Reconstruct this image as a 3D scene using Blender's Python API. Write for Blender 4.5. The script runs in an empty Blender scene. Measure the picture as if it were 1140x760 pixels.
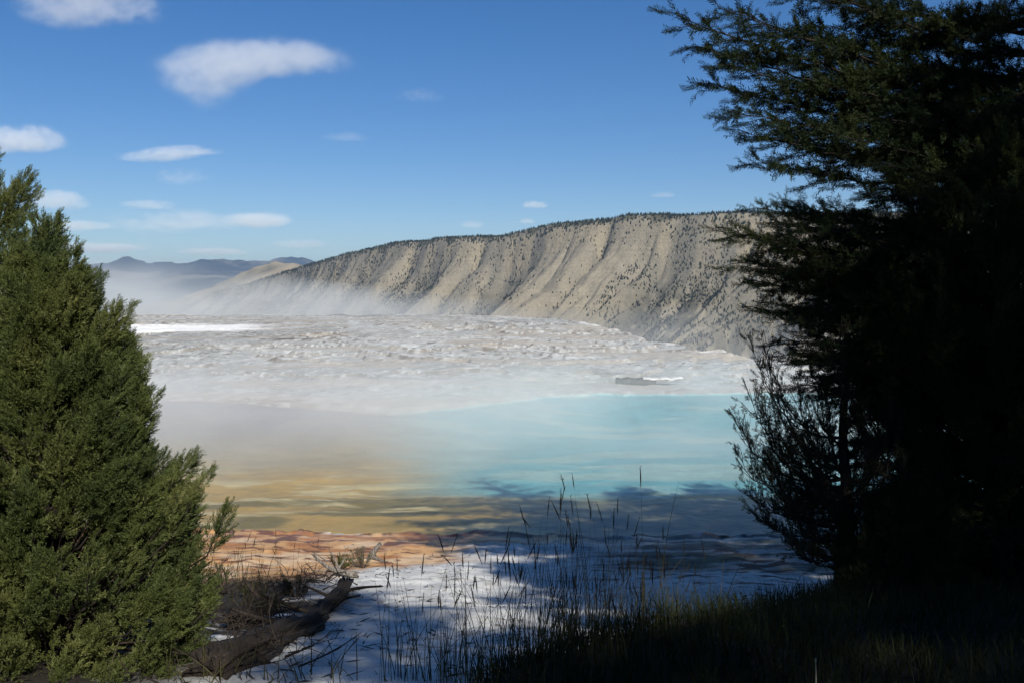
import bpy, math, random
import numpy as np
from mathutils import Vector

scene = bpy.context.scene
COL = scene.collection
R = math.radians
rng = np.random.default_rng(7)
random.seed(7)

# ------------------------------------------------------------------ camera
F = 1095.0                       # focal length in photo pixels (1140 wide)
PITCH = math.atan(55.0 / F)      # horizon on row 325
cp, sp = math.cos(PITCH), math.sin(PITCH)

def ray(px, py):
    a = (px - 570.0) / F
    b = (380.0 - py) / F
    return np.array([a, cp + b * sp, -sp + b * cp])

def at(px, py, Y):
    r = ray(px, py)
    return r * (Y / r[1])

cam_d = bpy.data.cameras.new('camera')
cam = bpy.data.objects.new('camera', cam_d)
COL.objects.link(cam)
cam.location = (0, 0, 0)
cam.rotation_euler = (math.pi / 2 - PITCH, 0, 0)
cam_d.sensor_width = 36.0
cam_d.lens = 36.0 * F / 1140.0
cam_d.clip_start = 0.05
cam_d.clip_end = 300000.0
scene.camera = cam

# ------------------------------------------------------------------ numpy helpers
def _hash(ix, iy, iz, seed):
    h = (ix * 374761393 + iy * 668265263 + iz * 2147483647 + seed * 974634777) & 0xFFFFFFFF
    h = ((h ^ (h >> 13)) * 1274126177) & 0xFFFFFFFF
    h = ((h ^ (h >> 16)) * 2246822519) & 0xFFFFFFFF
    return ((h ^ (h >> 15)) & 0xFFFFFF) / float(0xFFFFFF)

def vnoise(x, y, seed=0):
    x = np.asarray(x, float); y = np.asarray(y, float)
    fx = np.floor(x); fy = np.floor(y)
    ix = fx.astype(np.int64); iy = fy.astype(np.int64)
    u = x - fx; v = y - fy
    u = u * u * u * (u * (u * 6 - 15) + 10); v = v * v * v * (v * (v * 6 - 15) + 10)
    a = _hash(ix, iy, 0, seed); b = _hash(ix + 1, iy, 0, seed)
    c = _hash(ix, iy + 1, 0, seed); d = _hash(ix + 1, iy + 1, 0, seed)
    return (a * (1 - u) + b * u) * (1 - v) + (c * (1 - u) + d * u) * v

def fbm(x, y, oct=4, seed=0, gain=0.5, lac=2.03):
    s = 0.0; amp = 1.0; tot = 0.0
    for k in range(oct):
        s = s + amp * vnoise(x, y, seed + 17 * k)
        tot += amp; amp *= gain
        x = x * lac + 3.7; y = y * lac + 9.1
    return s / tot

def ridged(x, y, oct=4, seed=0):
    s = 0.0; amp = 1.0; tot = 0.0
    for k in range(oct):
        n = 1 - np.abs(2 * vnoise(x, y, seed + 31 * k) - 1)
        s = s + amp * n * n
        tot += amp; amp *= 0.5
        x = x * 2.1 + 1.3; y = y * 2.1 + 5.2
    return s / tot

def sstep(a, b, x):
    t = np.clip((np.asarray(x, float) - a) / (b - a), 0, 1)
    return t * t * (3 - 2 * t)

def nrm(v):
    v = np.asarray(v, float)
    return v / (np.linalg.norm(v, axis=-1, keepdims=True) + 1e-12)

# ------------------------------------------------------------------ mesh helpers
class Acc:
    """collects triangles and quads of ONE mesh"""
    def __init__(s):
        s.v = []; s.n = 0; s.t = []; s.q = []
    def add(s, V, T=None, Q=None):
        V = np.asarray(V, np.float64).reshape(-1, 3)
        if T is not None and len(T): s.t.append(np.asarray(T, np.int64).reshape(-1, 3) + s.n)
        if Q is not None and len(Q): s.q.append(np.asarray(Q, np.int64).reshape(-1, 4) + s.n)
        s.v.append(V); s.n += len(V)
    def mesh(s, name, mat=None, smooth=False):
        V = np.concatenate(s.v) if s.v else np.zeros((0, 3))
        T = np.concatenate(s.t) if s.t else np.zeros((0, 3), np.int64)
        Q = np.concatenate(s.q) if s.q else np.zeros((0, 4), np.int64)
        me = bpy.data.meshes.new(name)
        me.vertices.add(len(V)); me.vertices.foreach_set('co', V.astype(np.float32).ravel())
        nl = len(T) * 3 + len(Q) * 4
        me.loops.add(nl)
        me.loops.foreach_set('vertex_index', np.concatenate([T.ravel(), Q.ravel()]).astype(np.int32))
        me.polygons.add(len(T) + len(Q))
        st = np.concatenate([np.arange(len(T)) * 3, len(T) * 3 + np.arange(len(Q)) * 4]).astype(np.int32)
        me.polygons.foreach_set('loop_start', st)
        if smooth:
            me.polygons.foreach_set('use_smooth', np.ones(len(T) + len(Q), bool))
        me.update(calc_edges=True)
        if mat: me.materials.append(mat)
        return me
    def obj(s, name, mat=None, parent=None, smooth=False, loc=None):
        o = bpy.data.objects.new(name, s.mesh(name, mat, smooth))
        COL.objects.link(o)
        if parent is not None: o.parent = parent
        if loc is not None: o.location = loc
        return o

def tube(acc, P, rad, sides=6, cap=True):
    P = np.asarray(P, float); n = len(P)
    rad = np.broadcast_to(np.asarray(rad, float), (n,))
    T = np.gradient(P, axis=0); T = nrm(T)
    ref = np.array([0.0, 0.0, 1.0]) if abs(T[0][2]) < 0.9 else np.array([1.0, 0, 0])
    A = nrm(np.cross(T, ref)); B = np.cross(T, A)
    a = np.linspace(0, 2 * math.pi, sides, endpoint=False)
    V = P[:, None, :] + rad[:, None, None] * (np.cos(a)[None, :, None] * A[:, None, :] + np.sin(a)[None, :, None] * B[:, None, :])
    i = np.arange(n - 1)[:, None] * sides; k = np.arange(sides)[None, :]; k2 = (k + 1) % sides
    Q = np.stack([i + k, i + k2, i + sides + k2, i + sides + k], -1).reshape(-1, 4)
    acc.add(V.reshape(-1, 3), Q=Q)

def tag(o, label=None, cat=None, group=None, kind=None):
    if label: o['label'] = label
    if cat: o['category'] = cat
    if group: o['group'] = group
    if kind: o['kind'] = kind
    return o

def empty(name, loc, label, cat, group=None):
    o = bpy.data.objects.new(name, None); COL.objects.link(o)
    o.location = tuple(loc); o.empty_display_size = 0.3
    return tag(o, label, cat, group)

def bez(p0, p1, p2, n):
    t = np.linspace(0, 1, n)[:, None]
    return (1 - t) ** 2 * p0 + 2 * t * (1 - t) * p1 + t * t * p2

# ------------------------------------------------------------------ materials
def newmat(name):
    m = bpy.data.materials.new(name); m.use_nodes = True
    nt = m.node_tree; nt.nodes.clear()
    out = nt.nodes.new('ShaderNodeOutputMaterial')
    return m, nt, out

def N(nt, typ, **kw):
    n = nt.nodes.new(typ)
    for k, v in kw.items(): setattr(n, k, v)
    return n

def noise_node(nt, vec, scale, detail=4, rough=0.55):
    n = N(nt, 'ShaderNodeTexNoise'); n.inputs['Scale'].default_value = scale
    n.inputs['Detail'].default_value = detail; n.inputs['Roughness'].default_value = rough
    if vec is not None: nt.links.new(vec, n.inputs['Vector'])
    return n.outputs['Fac']

def mathn(nt, op, a, b=None, clamp=False):
    n = N(nt, 'ShaderNodeMath', operation=op, use_clamp=clamp)
    for i, x in enumerate((a, b)):
        if x is None: continue
        if isinstance(x, (int, float)): n.inputs[i].default_value = x
        else: nt.links.new(x, n.inputs[i])
    return n.outputs[0]

def maprange(nt, x, a, b, c=0.0, d=1.0, smooth=False):
    n = N(nt, 'ShaderNodeMapRange')
    if smooth: n.interpolation_type = 'SMOOTHSTEP'
    n.inputs['From Min'].default_value = a; n.inputs['From Max'].default_value = b
    n.inputs['To Min'].default_value = c; n.inputs['To Max'].default_value = d
    nt.links.new(x, n.inputs['Value'])
    return n.outputs['Result']

def ramp(nt, fac, stops):
    n = N(nt, 'ShaderNodeValToRGB'); cr = n.color_ramp
    while len(cr.elements) < len(stops): cr.elements.new(0.5)
    for e, (p, c) in zip(cr.elements, stops): e.position = p; e.color = (*c, 1)
    nt.links.new(fac, n.inputs['Fac'])
    return n.outputs['Color']

def mixc(nt, fac, a, b, mode='MIX'):
    n = N(nt, 'ShaderNodeMix', data_type='RGBA', blend_type=mode)
    for s, x in ((n.inputs[0], fac), (n.inputs[6], a), (n.inputs[7], b)):
        if isinstance(x, (int, float)): s.default_value = x
        elif isinstance(x, tuple): s.default_value = (*x, 1)
        else: nt.links.new(x, s)
    return n.outputs[2]

def principled(nt, out, color, rough=0.8, spec=0.3, bump=None, bstr=0.3, bdist=0.02):
    p = N(nt, 'ShaderNodeBsdfPrincipled')
    if isinstance(color, tuple): p.inputs['Base Color'].default_value = (*color, 1)
    else: nt.links.new(color, p.inputs['Base Color'])
    if isinstance(rough, (int, float)): p.inputs['Roughness'].default_value = rough
    else: nt.links.new(rough, p.inputs['Roughness'])
    p.inputs['Specular IOR Level'].default_value = spec
    if bump is not None:
        b = N(nt, 'ShaderNodeBump'); b.inputs['Strength'].default_value = bstr
        b.inputs['Distance'].default_value = bdist
        nt.links.new(bump, b.inputs['Height']); nt.links.new(b.outputs[0], p.inputs['Normal'])
    nt.links.new(p.outputs[0], out.inputs['Surface'])
    return p

def objcoord(nt):
    return N(nt, 'ShaderNodeTexCoord').outputs['Object']

def mat_foliage(name, a, b, c, scale=3.0, transl=0.25, spec=0.12):
    m, nt, out = newmat(name)
    oc = objcoord(nt)
    f = noise_node(nt, oc, scale, 3)
    g = noise_node(nt, oc, scale * 14, 2)
    col = ramp(nt, f, [(0.3, a), (0.55, b), (0.75, c)])
    col = mixc(nt, maprange(nt, g, 0.35, 0.75), col, mixc(nt, 1.0, col, (0.55, 0.6, 0.5), 'MULTIPLY'))
    p = N(nt, 'ShaderNodeBsdfPrincipled'); nt.links.new(col, p.inputs['Base Color'])
    p.inputs['Roughness'].default_value = 0.55; p.inputs['Specular IOR Level'].default_value = spec
    tr = N(nt, 'ShaderNodeBsdfTranslucent'); nt.links.new(mixc(nt, 1.0, col, (1.2, 1.25, 0.7), 'MULTIPLY'), tr.inputs['Color'])
    mx = N(nt, 'ShaderNodeMixShader'); mx.inputs[0].default_value = transl
    nt.links.new(p.outputs[0], mx.inputs[1]); nt.links.new(tr.outputs[0], mx.inputs[2])
    nt.links.new(mx.outputs[0], out.inputs['Surface'])
    return m

def mat_bark(name, a, b, scale=6.0, stretch=6.0):
    m, nt, out = newmat(name)
    oc = objcoord(nt)
    mp = N(nt, 'ShaderNodeMapping'); mp.inputs['Scale'].default_value = (stretch, stretch, 1)
    nt.links.new(oc, mp.inputs['Vector'])
    f = noise_node(nt, mp.outputs[0], scale, 5, 0.65)
    col = ramp(nt, f, [(0.35, a), (0.65, b)])
    principled(nt, out, col, 0.9, 0.2, f, 0.7, 0.02)
    return m

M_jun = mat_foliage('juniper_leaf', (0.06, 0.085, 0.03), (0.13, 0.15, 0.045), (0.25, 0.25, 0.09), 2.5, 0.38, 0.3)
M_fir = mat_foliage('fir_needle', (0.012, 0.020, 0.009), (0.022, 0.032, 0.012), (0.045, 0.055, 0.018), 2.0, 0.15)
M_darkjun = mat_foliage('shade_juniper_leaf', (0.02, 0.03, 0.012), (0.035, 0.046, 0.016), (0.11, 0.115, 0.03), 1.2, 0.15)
M_dead = mat_foliage('sparse_juniper_leaf', (0.03, 0.034, 0.018), (0.045, 0.045, 0.024), (0.06, 0.055, 0.03), 3.0, 0.2)
M_bark = mat_bark('bark', (0.035, 0.025, 0.018), (0.11, 0.08, 0.06))
M_barkdark = mat_bark('shaded_bark', (0.014, 0.011, 0.009), (0.045, 0.034, 0.027))
M_barkgrey = mat_bark('weathered_wood', (0.05, 0.042, 0.038), (0.30, 0.27, 0.24), 8, 7)
M_log = mat_bark('rotting_wood', (0.008, 0.006, 0.005), (0.048, 0.037, 0.030), 9, 5)
M_grassdry = mat_foliage('dry_grass', (0.045, 0.042, 0.02), (0.075, 0.065, 0.03), (0.12, 0.10, 0.055), 3, 0.3)
M_seed = mat_foliage('seed_head', (0.03, 0.022, 0.013), (0.05, 0.036, 0.02), (0.08, 0.06, 0.035), 8, 0.2)
M_turf = mat_foliage('turf_blade', (0.018, 0.024, 0.009), (0.032, 0.038, 0.014), (0.07, 0.062, 0.028), 1.2, 0.25)
M_sage = mat_foliage('sage_leaf', (0.14, 0.13, 0.09), (0.22, 0.20, 0.15), (0.33, 0.30, 0.25), 6, 0.2)
M_strawpale = mat_foliage('pale_straw', (0.4, 0.36, 0.26), (0.5, 0.45, 0.33), (0.55, 0.5, 0.4), 6, 0.2)

# ------------------------------------------------------------------ terrain height (metres, camera at z = 0, water at z = -5)
YP = [-60, -20, 0, 2.5, 4, 6, 8, 12, 16, 18.5, 20.5, 24]
ZP = [1.0, -0.7, -1.6, -1.75, -1.98, -2.42, -2.92, -3.8, -4.5, -4.8, -5.0, -5.05]
def y_near(x):
    return 20.5 - 0.5 * sstep(-3, 1, x) - 1.0 * sstep(3, 9, x) + 1.0 * (fbm(x * 0.35, x * 0 + 2.2, 3, 5) - 0.5) * 2 * 0.55 + (fbm(x * 2.3, x * 0 + 7.2, 3, 6) - 0.5) * 0.7
def y_far(x):
    t = x / 42.0
    base = np.interp(t, [-1.6, -0.34, -0.12, -0.05, 0.05, 0.3, 1.6], [50, 45, 40.2, 42.5, 46.5, 48.5, 47])
    return base + (fbm(x * 0.25, x * 0 + 1.7, 3, 15) - 0.5) * 2.2 + (fbm(x * 1.3, x * 0 + 4.7, 2, 16) - 0.5) * 0.9
RPX = [-600, 100, 300, 480, 590, 625, 670, 700, 720, 780, 850, 950, 1150, 2000]
RY = [170, 152, 150, 148, 138, 130, 116, 100, 91, 82, 72, 66, 60, 55]
def y_rim(x, y):
    px = 570 + F * x / np.maximum(y, 1)
    return np.interp(px, RPX, RY) + (fbm(px / 30.0, px * 0, 3, 25) - 0.5) * 7
def bank_edge(y):
    return np.interp(y, [-60, 3.2, 4, 5, 6, 7, 9, 12, 16, 19], [-60, -1.6, -0.9, -0.3, 0.3, 1.1, 2.5, 4.8, 8.5, 13])

def terr_steps(x, y):
    """scalloped travertine steps"""
    q = fbm(x * 0.035, y * 0.05, 4, 41) * 11 + 0.045 * y + 0.9 * fbm(x * 0.25, y * 0.3, 3, 44)
    fl = np.floor(q); fr = q - fl
    return (fl + sstep(0.72, 1.0, fr)), fr

def H(x, y, full=False):
    x = np.asarray(x, float); y = np.asarray(y, float)
    yn = y_near(x); yf = y_far(x)
    base = np.interp(y + (20.5 - yn) * sstep(10, 19, y), YP, ZP)
    # smooth broad undulation, little relief
    base = base + (fbm(x * 0.4, y * 0.4, 4, 3) - 0.5) * 0.28 * sstep(20, 15, y) + (fbm(x * 2.2, y * 2.2, 4, 8) - 0.5) * 0.07
    e = x - bank_edge(y)
    wob = (fbm(x * 1.1, y * 1.1, 3, 9) - 0.5) * 1.0
    bump = sstep(-0.25, 0.75, e + wob) * 0.42 * sstep(19, 11, y) * sstep(3.5, 7, y) + 0.35 * sstep(1.5, 6, e) * sstep(17, 10, y) * sstep(4, 8, y)
    base = base + bump
    # left bank under the juniper
    base = base + 0.30 * sstep(-2.6, -3.8, x) * sstep(14, 7, y) * sstep(3, 6, y)
    s1 = y - yn; s2 = yf - y
    # thin shore rimstone
    base = base + 0.05 * np.exp(-((s1 + 0.25) / 0.18) ** 2) * (fbm(x * 1.5, y * 1.5, 2, 77) > 0.42)
    inside = np.minimum(s1, s2)
    depth = -5.0 - 0.62 * sstep(0, 9, inside) - 0.04 * sstep(0, 0.6, inside) + (fbm(x * 0.5, y * 0.8, 4, 12) - 0.5) * 0.16 * sstep(0, 3, inside)
    st, fr = terr_steps(x, y)
    outc = np.exp(-(((x + 18) / 3.6) ** 2 + ((y - 94) / 6) ** 2)) + 0.6 * np.exp(-(((x + 7) / 3.5) ** 2 + ((y - 52) / 4) ** 2)) + .5 * np.exp(-(((x + 30) / 3.6) ** 2 + ((y - 108) / 4) ** 2)) + .4 * np.exp(-(((x - 3) / 5) ** 2 + ((y - 75) / 3) ** 2)) + 0.8 * np.exp(-(((x - 9.5) / 2.6) ** 2 + ((y - 55) / 1.2) ** 2))
    zt = -4.93 + 1.45 * sstep(45, 150, y)
    amp = 0.13 + 0.12 * outc
    amp = (0.05 + 0.32 * sstep(0.42, 0.62, fbm(x * 0.045, y * 0.03, 3, 46)) + 0.35 * np.clip(outc, 0, 1)) * sstep(1, 8, -s2) * np.clip(y / 90, 0.45, 1.1)
    zt = zt + amp * (sstep(0.87, 1.0, fr) - fr) + outc * (0.5 * ridged(x * 0.8, y * 0.45, 4, 55) - 0.1)
    zt = zt + (fbm(x * 1.6, y * 1.2, 4, 60) - 0.5) * 0.13
    # rim of the far shore stands up a little with flutes
    lip = sstep(0.0, 0.9, -s2) * (0.05 + 0.12 * sstep(-0.3, -0.12, x / np.maximum(y, 1)) * sstep(0.05, -0.04, x / np.maximum(y, 1)))
    zt = zt + lip
    yr = y_rim(x, y); d = y - yr
    zt = zt - 0.55 * np.maximum(d, 0) - 0.4 * sstep(-2, 1, d) + 1.5 * (fbm(x * 0.15, y * 0.15, 3, 70) - 0.5) * sstep(0, 10, d)
    z = np.where(s1 < 0, base, np.where(s2 > 0, depth, zt))
    z = np.maximum(z, -130.0)
    if full: return z, s1, s2, st, fr, outc, d, e + wob
    return z

def ground_z(x, y): return float(H(np.array([x]), np.array([y]))[0])

def build_ground():
    # columns: dense inside the view wedge, then metres outwards
    tc = np.linspace(-0.62, 0.62, 760)
    ext = np.array([0.4, 1, 2, 3.5, 5.5, 8, 12, 17, 24, 34, 50, 75, 120, 200])
    nc = len(tc) + 2 * len(ext)
    yy = [-60, -45, -32, -22, -15, -10, -6.5, -4, -2, 0, 1.2, 2.2]
    y = 3.0
    while y < 12: yy.append(y); y *= 1.0052
    while y < 60: yy.append(y); y *= 1.0042
    while y < 190: yy.append(y); y *= 1.0052
    while y < 700: yy.append(y); y *= 1.05
    Yr = np.array(yy); W = np.maximum(Yr, 4.0)
    X = np.concatenate([-(0.62 * W)[:, None] - ext[::-1][None, :], tc[None, :] * W[:, None], (0.62 * W)[:, None] + ext[None, :]], 1)
    Y = np.repeat(Yr[:, None], nc, 1)
    z, s1, s2, st, fr, outc, d, e = H(X, Y, True)
    V = np.stack([X, Y, z], -1).reshape(-1, 3)
    nr = len(Yr)
    i = np.arange(nr - 1)[:, None]; j = np.arange(nc - 1)[None, :]
    Q = np.stack([i * nc + j, i * nc + j + 1, (i + 1) * nc + j + 1, (i + 1) * nc + j], -1).reshape(-1, 4)
    # ---- albedo of what grows or lies there, plus some painted shade
    def C(*c): return np.array(c)[None, None, :]
    def mix(a, b, m): return a * (1 - m[..., None]) + b * m[..., None]
    n1 = fbm(X * 0.5, Y * 0.5, 4, 101); n2 = fbm(X * 3, Y * 5, 4, 102); n3 = fbm(X * 0.15, Y * 0.35, 4, 103)
    n4 = fbm(X * 9, Y * 9, 3, 104)
    col = np.ones(X.shape + (3,)) * C(0.74, 0.73, 0.70)
    col = mix(col, C(0.60, 0.59, 0.56), sstep(0.45, 0.62, n2))
    # fine litter on the white sinter
    col = mix(col, C(0.20, 0.16, 0.13), sstep(0.64, 0.74, n4) * sstep(0.40, 0.6, n1) * 0.8)
    # orange and rust mats along the near shore
    so = -s1
    wid = 6.0 * sstep(0.5, -4.5, X) + 1.3
    om = sstep(0, 0.15, so) * sstep(wid + 1.0, wid - 0.8, so + (n1 - 0.5) * 5) * sstep(3.5, 0.2, X + (n1 - .5) * 3)
    oc = mix(np.ones(X.shape + (3,)) * C(0.66, 0.38, 0.17), C(0.45, 0.20, 0.075), sstep(0.42, 0.66, fbm(X * 1.5, Y * 2.2, 5, 110)))
    oc = mix(oc, C(0.72, 0.54, 0.36), sstep(0.52, 0.70, fbm(X * 1.1, Y * 2.0, 5, 111)) * 0.8)
    oc = mix(oc, C(0.20, 0.09, 0.05), sstep(0.60, 0.68, fbm(X * 2.2, Y * 4.4, 4, 112)))
    col = mix(col, oc, om)
    # dark wet red-brown line at the water's edge
    edge = np.exp(-((s1 + 0.05) / (0.10 + 0.55 * sstep(-3.2, -1.2, X) * sstep(1.5, -0.2, X))) ** 2)
    col = mix(col, C(0.13, 0.055, 0.035), np.clip(edge * 1.1 * sstep(0.33, 0.5, fbm(X * 1.1, Y * 1.1, 3, 113) + 0.25 * sstep(-3.2, -1.5, X)), 0, 1) * (s1 < 0.6))
    # grey-green cracked mats on the right-hand shore
    gm = sstep(0.2, 3.0, X) * sstep(0, .3, so) * sstep(5.5, 3.0, so + (n1 - .5) * 4)
    mats = mix(np.ones(X.shape + (3,)) * C(0.36, 0.34, 0.30), C(0.16, 0.15, 0.09), sstep(0.45, 0.6, fbm(X * 0.8, Y * 2.6, 4, 120)))
    mats = mix(mats, C(0.06, 0.045, 0.035), sstep(0.58, 0.66, fbm(X * 1.2, Y * 4.6, 4, 121)))
    col = mix(col, mats, gm)
    dl = sstep(0.60, 0.68, fbm(X * 1.5, Y * 4.0, 4, 122)) * sstep(0.0, 2.5, X) * (s1 < 0) * sstep(12.5, 14, Y)
    col = mix(col, C(0.07, 0.05, 0.04), dl)
    # soil of the grassy bank, debris by the log
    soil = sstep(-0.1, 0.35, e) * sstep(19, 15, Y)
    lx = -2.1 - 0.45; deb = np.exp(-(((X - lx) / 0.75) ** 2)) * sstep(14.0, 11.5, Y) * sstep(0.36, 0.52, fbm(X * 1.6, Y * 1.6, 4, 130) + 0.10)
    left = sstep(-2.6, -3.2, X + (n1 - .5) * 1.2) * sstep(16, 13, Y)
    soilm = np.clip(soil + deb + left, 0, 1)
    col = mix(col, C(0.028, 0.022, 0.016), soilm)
    # pool bed
    px = 570 + F * X / np.maximum(Y, 1); 
    inpool = (s1 > 0) & (s2 > 0)
    warpx = (fbm(X * 0.12, Y * 0.2, 4, 140) - .5) * 7; warpy = (fbm(X * 0.12, Y * 0.2, 4, 141) - .5) * 7
    turq = sstep(-5.5, -0.5, X + warpx * 0.7 + (Y - 36) * 0.10) * sstep(24.5, 27.5, Y + warpy * 0.5 + X * 0.06)
    bed = np.ones(X.shape + (3,)) * C(0.68, 0.43, 0.11)
    bed = mix(bed, C(0.30, 0.22, 0.05), sstep(0.42, 0.60, fbm(X * 0.32, Y * 0.65, 4, 142)) * sstep(30, 25, Y + warpy))
    bed = mix(bed, C(0.82, 0.64, 0.30), sstep(0.54, 0.66, fbm(X * 0.4, Y * 1.2, 4, 143)))
    bed = mix(bed, C(0.50, 0.405, 0.25), sstep(28, 34, Y + warpy * 0.6))
    bed = mix(bed, C(0.30, 0.25, 0.25), sstep(33, 39, Y + warpy * 0.4) * sstep(3, -3, X + warpx))
    bed = mix(bed, C(0.22, 0.54, 0.575), turq)
    bed = mix(bed, C(0.48, 0.66, 0.60), turq * sstep(0.47, 0.62, fbm(X * 0.25, Y * 0.7, 4, 145)) * 0.8)
    edgeg = sstep(0.48, 0.58, fbm(X * 0.3, Y * 0.5, 3, 146)) * np.exp(-((Y + warpy * .5 - 26) / 1.6) ** 2) * sstep(-2, 2, X)
    bed = mix(bed, C(0.25, 0.23, 0.07), edgeg)
    bed = mix(bed, C(0.20, 0.20, 0.15), sstep(-2.5, 1.5, X + (n1 - .5) * 3) * sstep(26.5, 24.5, Y + warpy * .3))  # tree shadow over the near right water, painted into the bed colour
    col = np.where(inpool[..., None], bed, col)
    # terrace
    ter = (s2 <= 0)
    tcx = fbm(X * 0.06, Y * 0.05, 5, 150); tcy = fbm(X * 0.55, Y * 0.22, 5, 151, 0.6); tcz = fbm(X * 1.5, Y * 0.55, 4, 152, 0.6)
    tc_ = mix(np.ones(X.shape + (3,)) * C(0.46, 0.46, 0.435), C(0.34, 0.34, 0.32), sstep(0.36, 0.64, tcx))
    tc_ = mix(tc_, C(0.60, 0.60, 0.575), sstep(0.46, 0.70, tcy) * 0.6)
    tc_ = mix(tc_, C(0.32, 0.31, 0.29), sstep(0.50, 0.66, tcz) * 0.4)
    fleck = fbm(X * 3.2, Y * 1.4, 3, 158, 0.6)
    tc_ = mix(tc_, C(0.16, 0.145, 0.125), sstep(0.64, 0.72, fleck) * (0.25 + 0.75 * sstep(0.46, 0.60, fbm(X * 0.12, Y * 0.09, 3, 159))))
    tc_ = mix(tc_, C(0.72, 0.715, 0.69), sstep(0.62, 0.70, 1 - fleck) * 0.5)
    riser = sstep(0.85, 0.89, fr) * (fr < 1)
    flute = sstep(0.40, 0.60, fbm(X * 2.6, Y * 0.25, 3, 157))
    tc_ = mix(tc_, C(0.30, 0.26, 0.215), riser * (0.35 + 0.65 * flute) * 0.85)  # riser stripes: brown stain, with shade under the lips painted in
    tc_ = mix(tc_, C(0.17, 0.145, 0.12), np.clip(np.clip(outc * 1.4, 0, 1) * sstep(0.50, 0.58, fbm(X * 2.4, Y * 0.8, 3, 155)) * 0.9 + riser * sstep(0.55, 0.65, fbm(X * 1.3, Y * 0.2, 3, 160)) * 0.7, 0, 1))  # dark flutes: brown stain and groove shadow painted together
    tc_ = mix(tc_, C(0.72, 0.71, 0.68), sstep(0.06, 0.0, fr) * 0.7)
    tc_ = mix(tc_, C(0.42, 0.37, 0.31), sstep(0.58, 0.68, fbm(X * 0.08 + 5, Y * 0.25, 3, 154)) * 0.7)
    white = sstep(1.25, 0.85, np.sqrt(((X + 40) / 13) ** 2 + ((Y - 109) / 8) ** 2) + (fbm(X * .1, Y * .2, 3, 156) - .5) * .5)
    tc_ = mix(tc_, C(0.88, 0.87, 0.85), white)
    tc_ = mix(tc_, C(0.86, 0.85, 0.83), sstep(-7, -1, d) * sstep(1, -1, d) * 0.6 * sstep(0.45, 0.6, tcy))
    tc_ = mix(tc_, C(0.60, 0.44, 0.36), np.exp(-((s2 + 1.6) / 1.6) ** 2) * 0.35)
    tc_ = mix(tc_, C(0.25, 0.22, 0.17), sstep(4, 30, d))
    col = np.where(ter[..., None], tc_, col)
    wet = np.where(inpool, 1.0, np.where(ter, 0.0, np.clip(om + gm, 0, 1) * sstep(3.5, 0.5, so)))
    rgba = np.concatenate([np.clip(col, 0, 1), wet[..., None]], -1).reshape(-1, 4)
    cls = np.where(ter, 2, np.where(inpool, 1, 0)).reshape(-1)
    qc = cls[Q[:, 0]]
    objs = []
    for k, nm in enumerate(('ground', 'pool_bed', 'terrace')):
        q = Q[qc == k]
        used = np.unique(q); rm = np.full(len(V), -1); rm[used] = np.arange(len(used))
        a = Acc(); a.add(V[used], Q=rm[q])
        o = a.obj(nm, MG[k], smooth=True)
        at_ = o.data.color_attributes.new('albedo', 'FLOAT_COLOR', 'POINT')
        at_.data.foreach_set('color', rgba[used].astype(np.float32).ravel())
        tag(o, kind='structure'); objs.append(o)
    return objs

def mat_ground(name, fine, bstr, bdist, scale):
    m, nt, out = newmat(name)
    a = N(nt, 'ShaderNodeAttribute', attribute_name='albedo')
    oc = objcoord(nt)
    f = noise_node(nt, oc, scale, 6, 0.65); g = noise_node(nt, oc, scale * 6, 4, 0.6)
    v = N(nt, 'ShaderNodeTexVoronoi'); v.inputs['Scale'].default_value = scale * 1.5; nt.links.new(oc, v.inputs['Vector'])
    h = mathn(nt, 'ADD', mathn(nt, 'ADD', f, mathn(nt, 'MULTIPLY', g, 0.35)), mathn(nt, 'MULTIPLY', v.outputs['Distance'], 0.25))
    mul = maprange(nt, mathn(nt, 'ADD', mathn(nt, 'MULTIPLY', f, 0.6), mathn(nt, 'MULTIPLY', g, 0.4)), 0.3, 0.7, 1 - fine, 1 + fine * 0.5)
    cmb = N(nt, 'ShaderNodeCombineXYZ')
    for i in range(3): nt.links.new(mul, cmb.inputs[i])
    col = mixc(nt, 1.0, a.outputs['Color'], cmb.outputs[0], 'MULTIPLY')
    ro = maprange(nt, a.outputs['Alpha'], 0, 1, 0.9, 0.45)
    principled(nt, out, col, ro, 0.3, h, bstr, bdist)
    return m
MG = [mat_ground('sinter_ground', 0.28, 0.6, 0.05, 4.0), mat_ground('pool_mats', 0.25, 0.5, 0.1, 1.2), mat_ground('travertine', 0.22, 0.7, 0.12, 1.3)]
build_ground()

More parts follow.
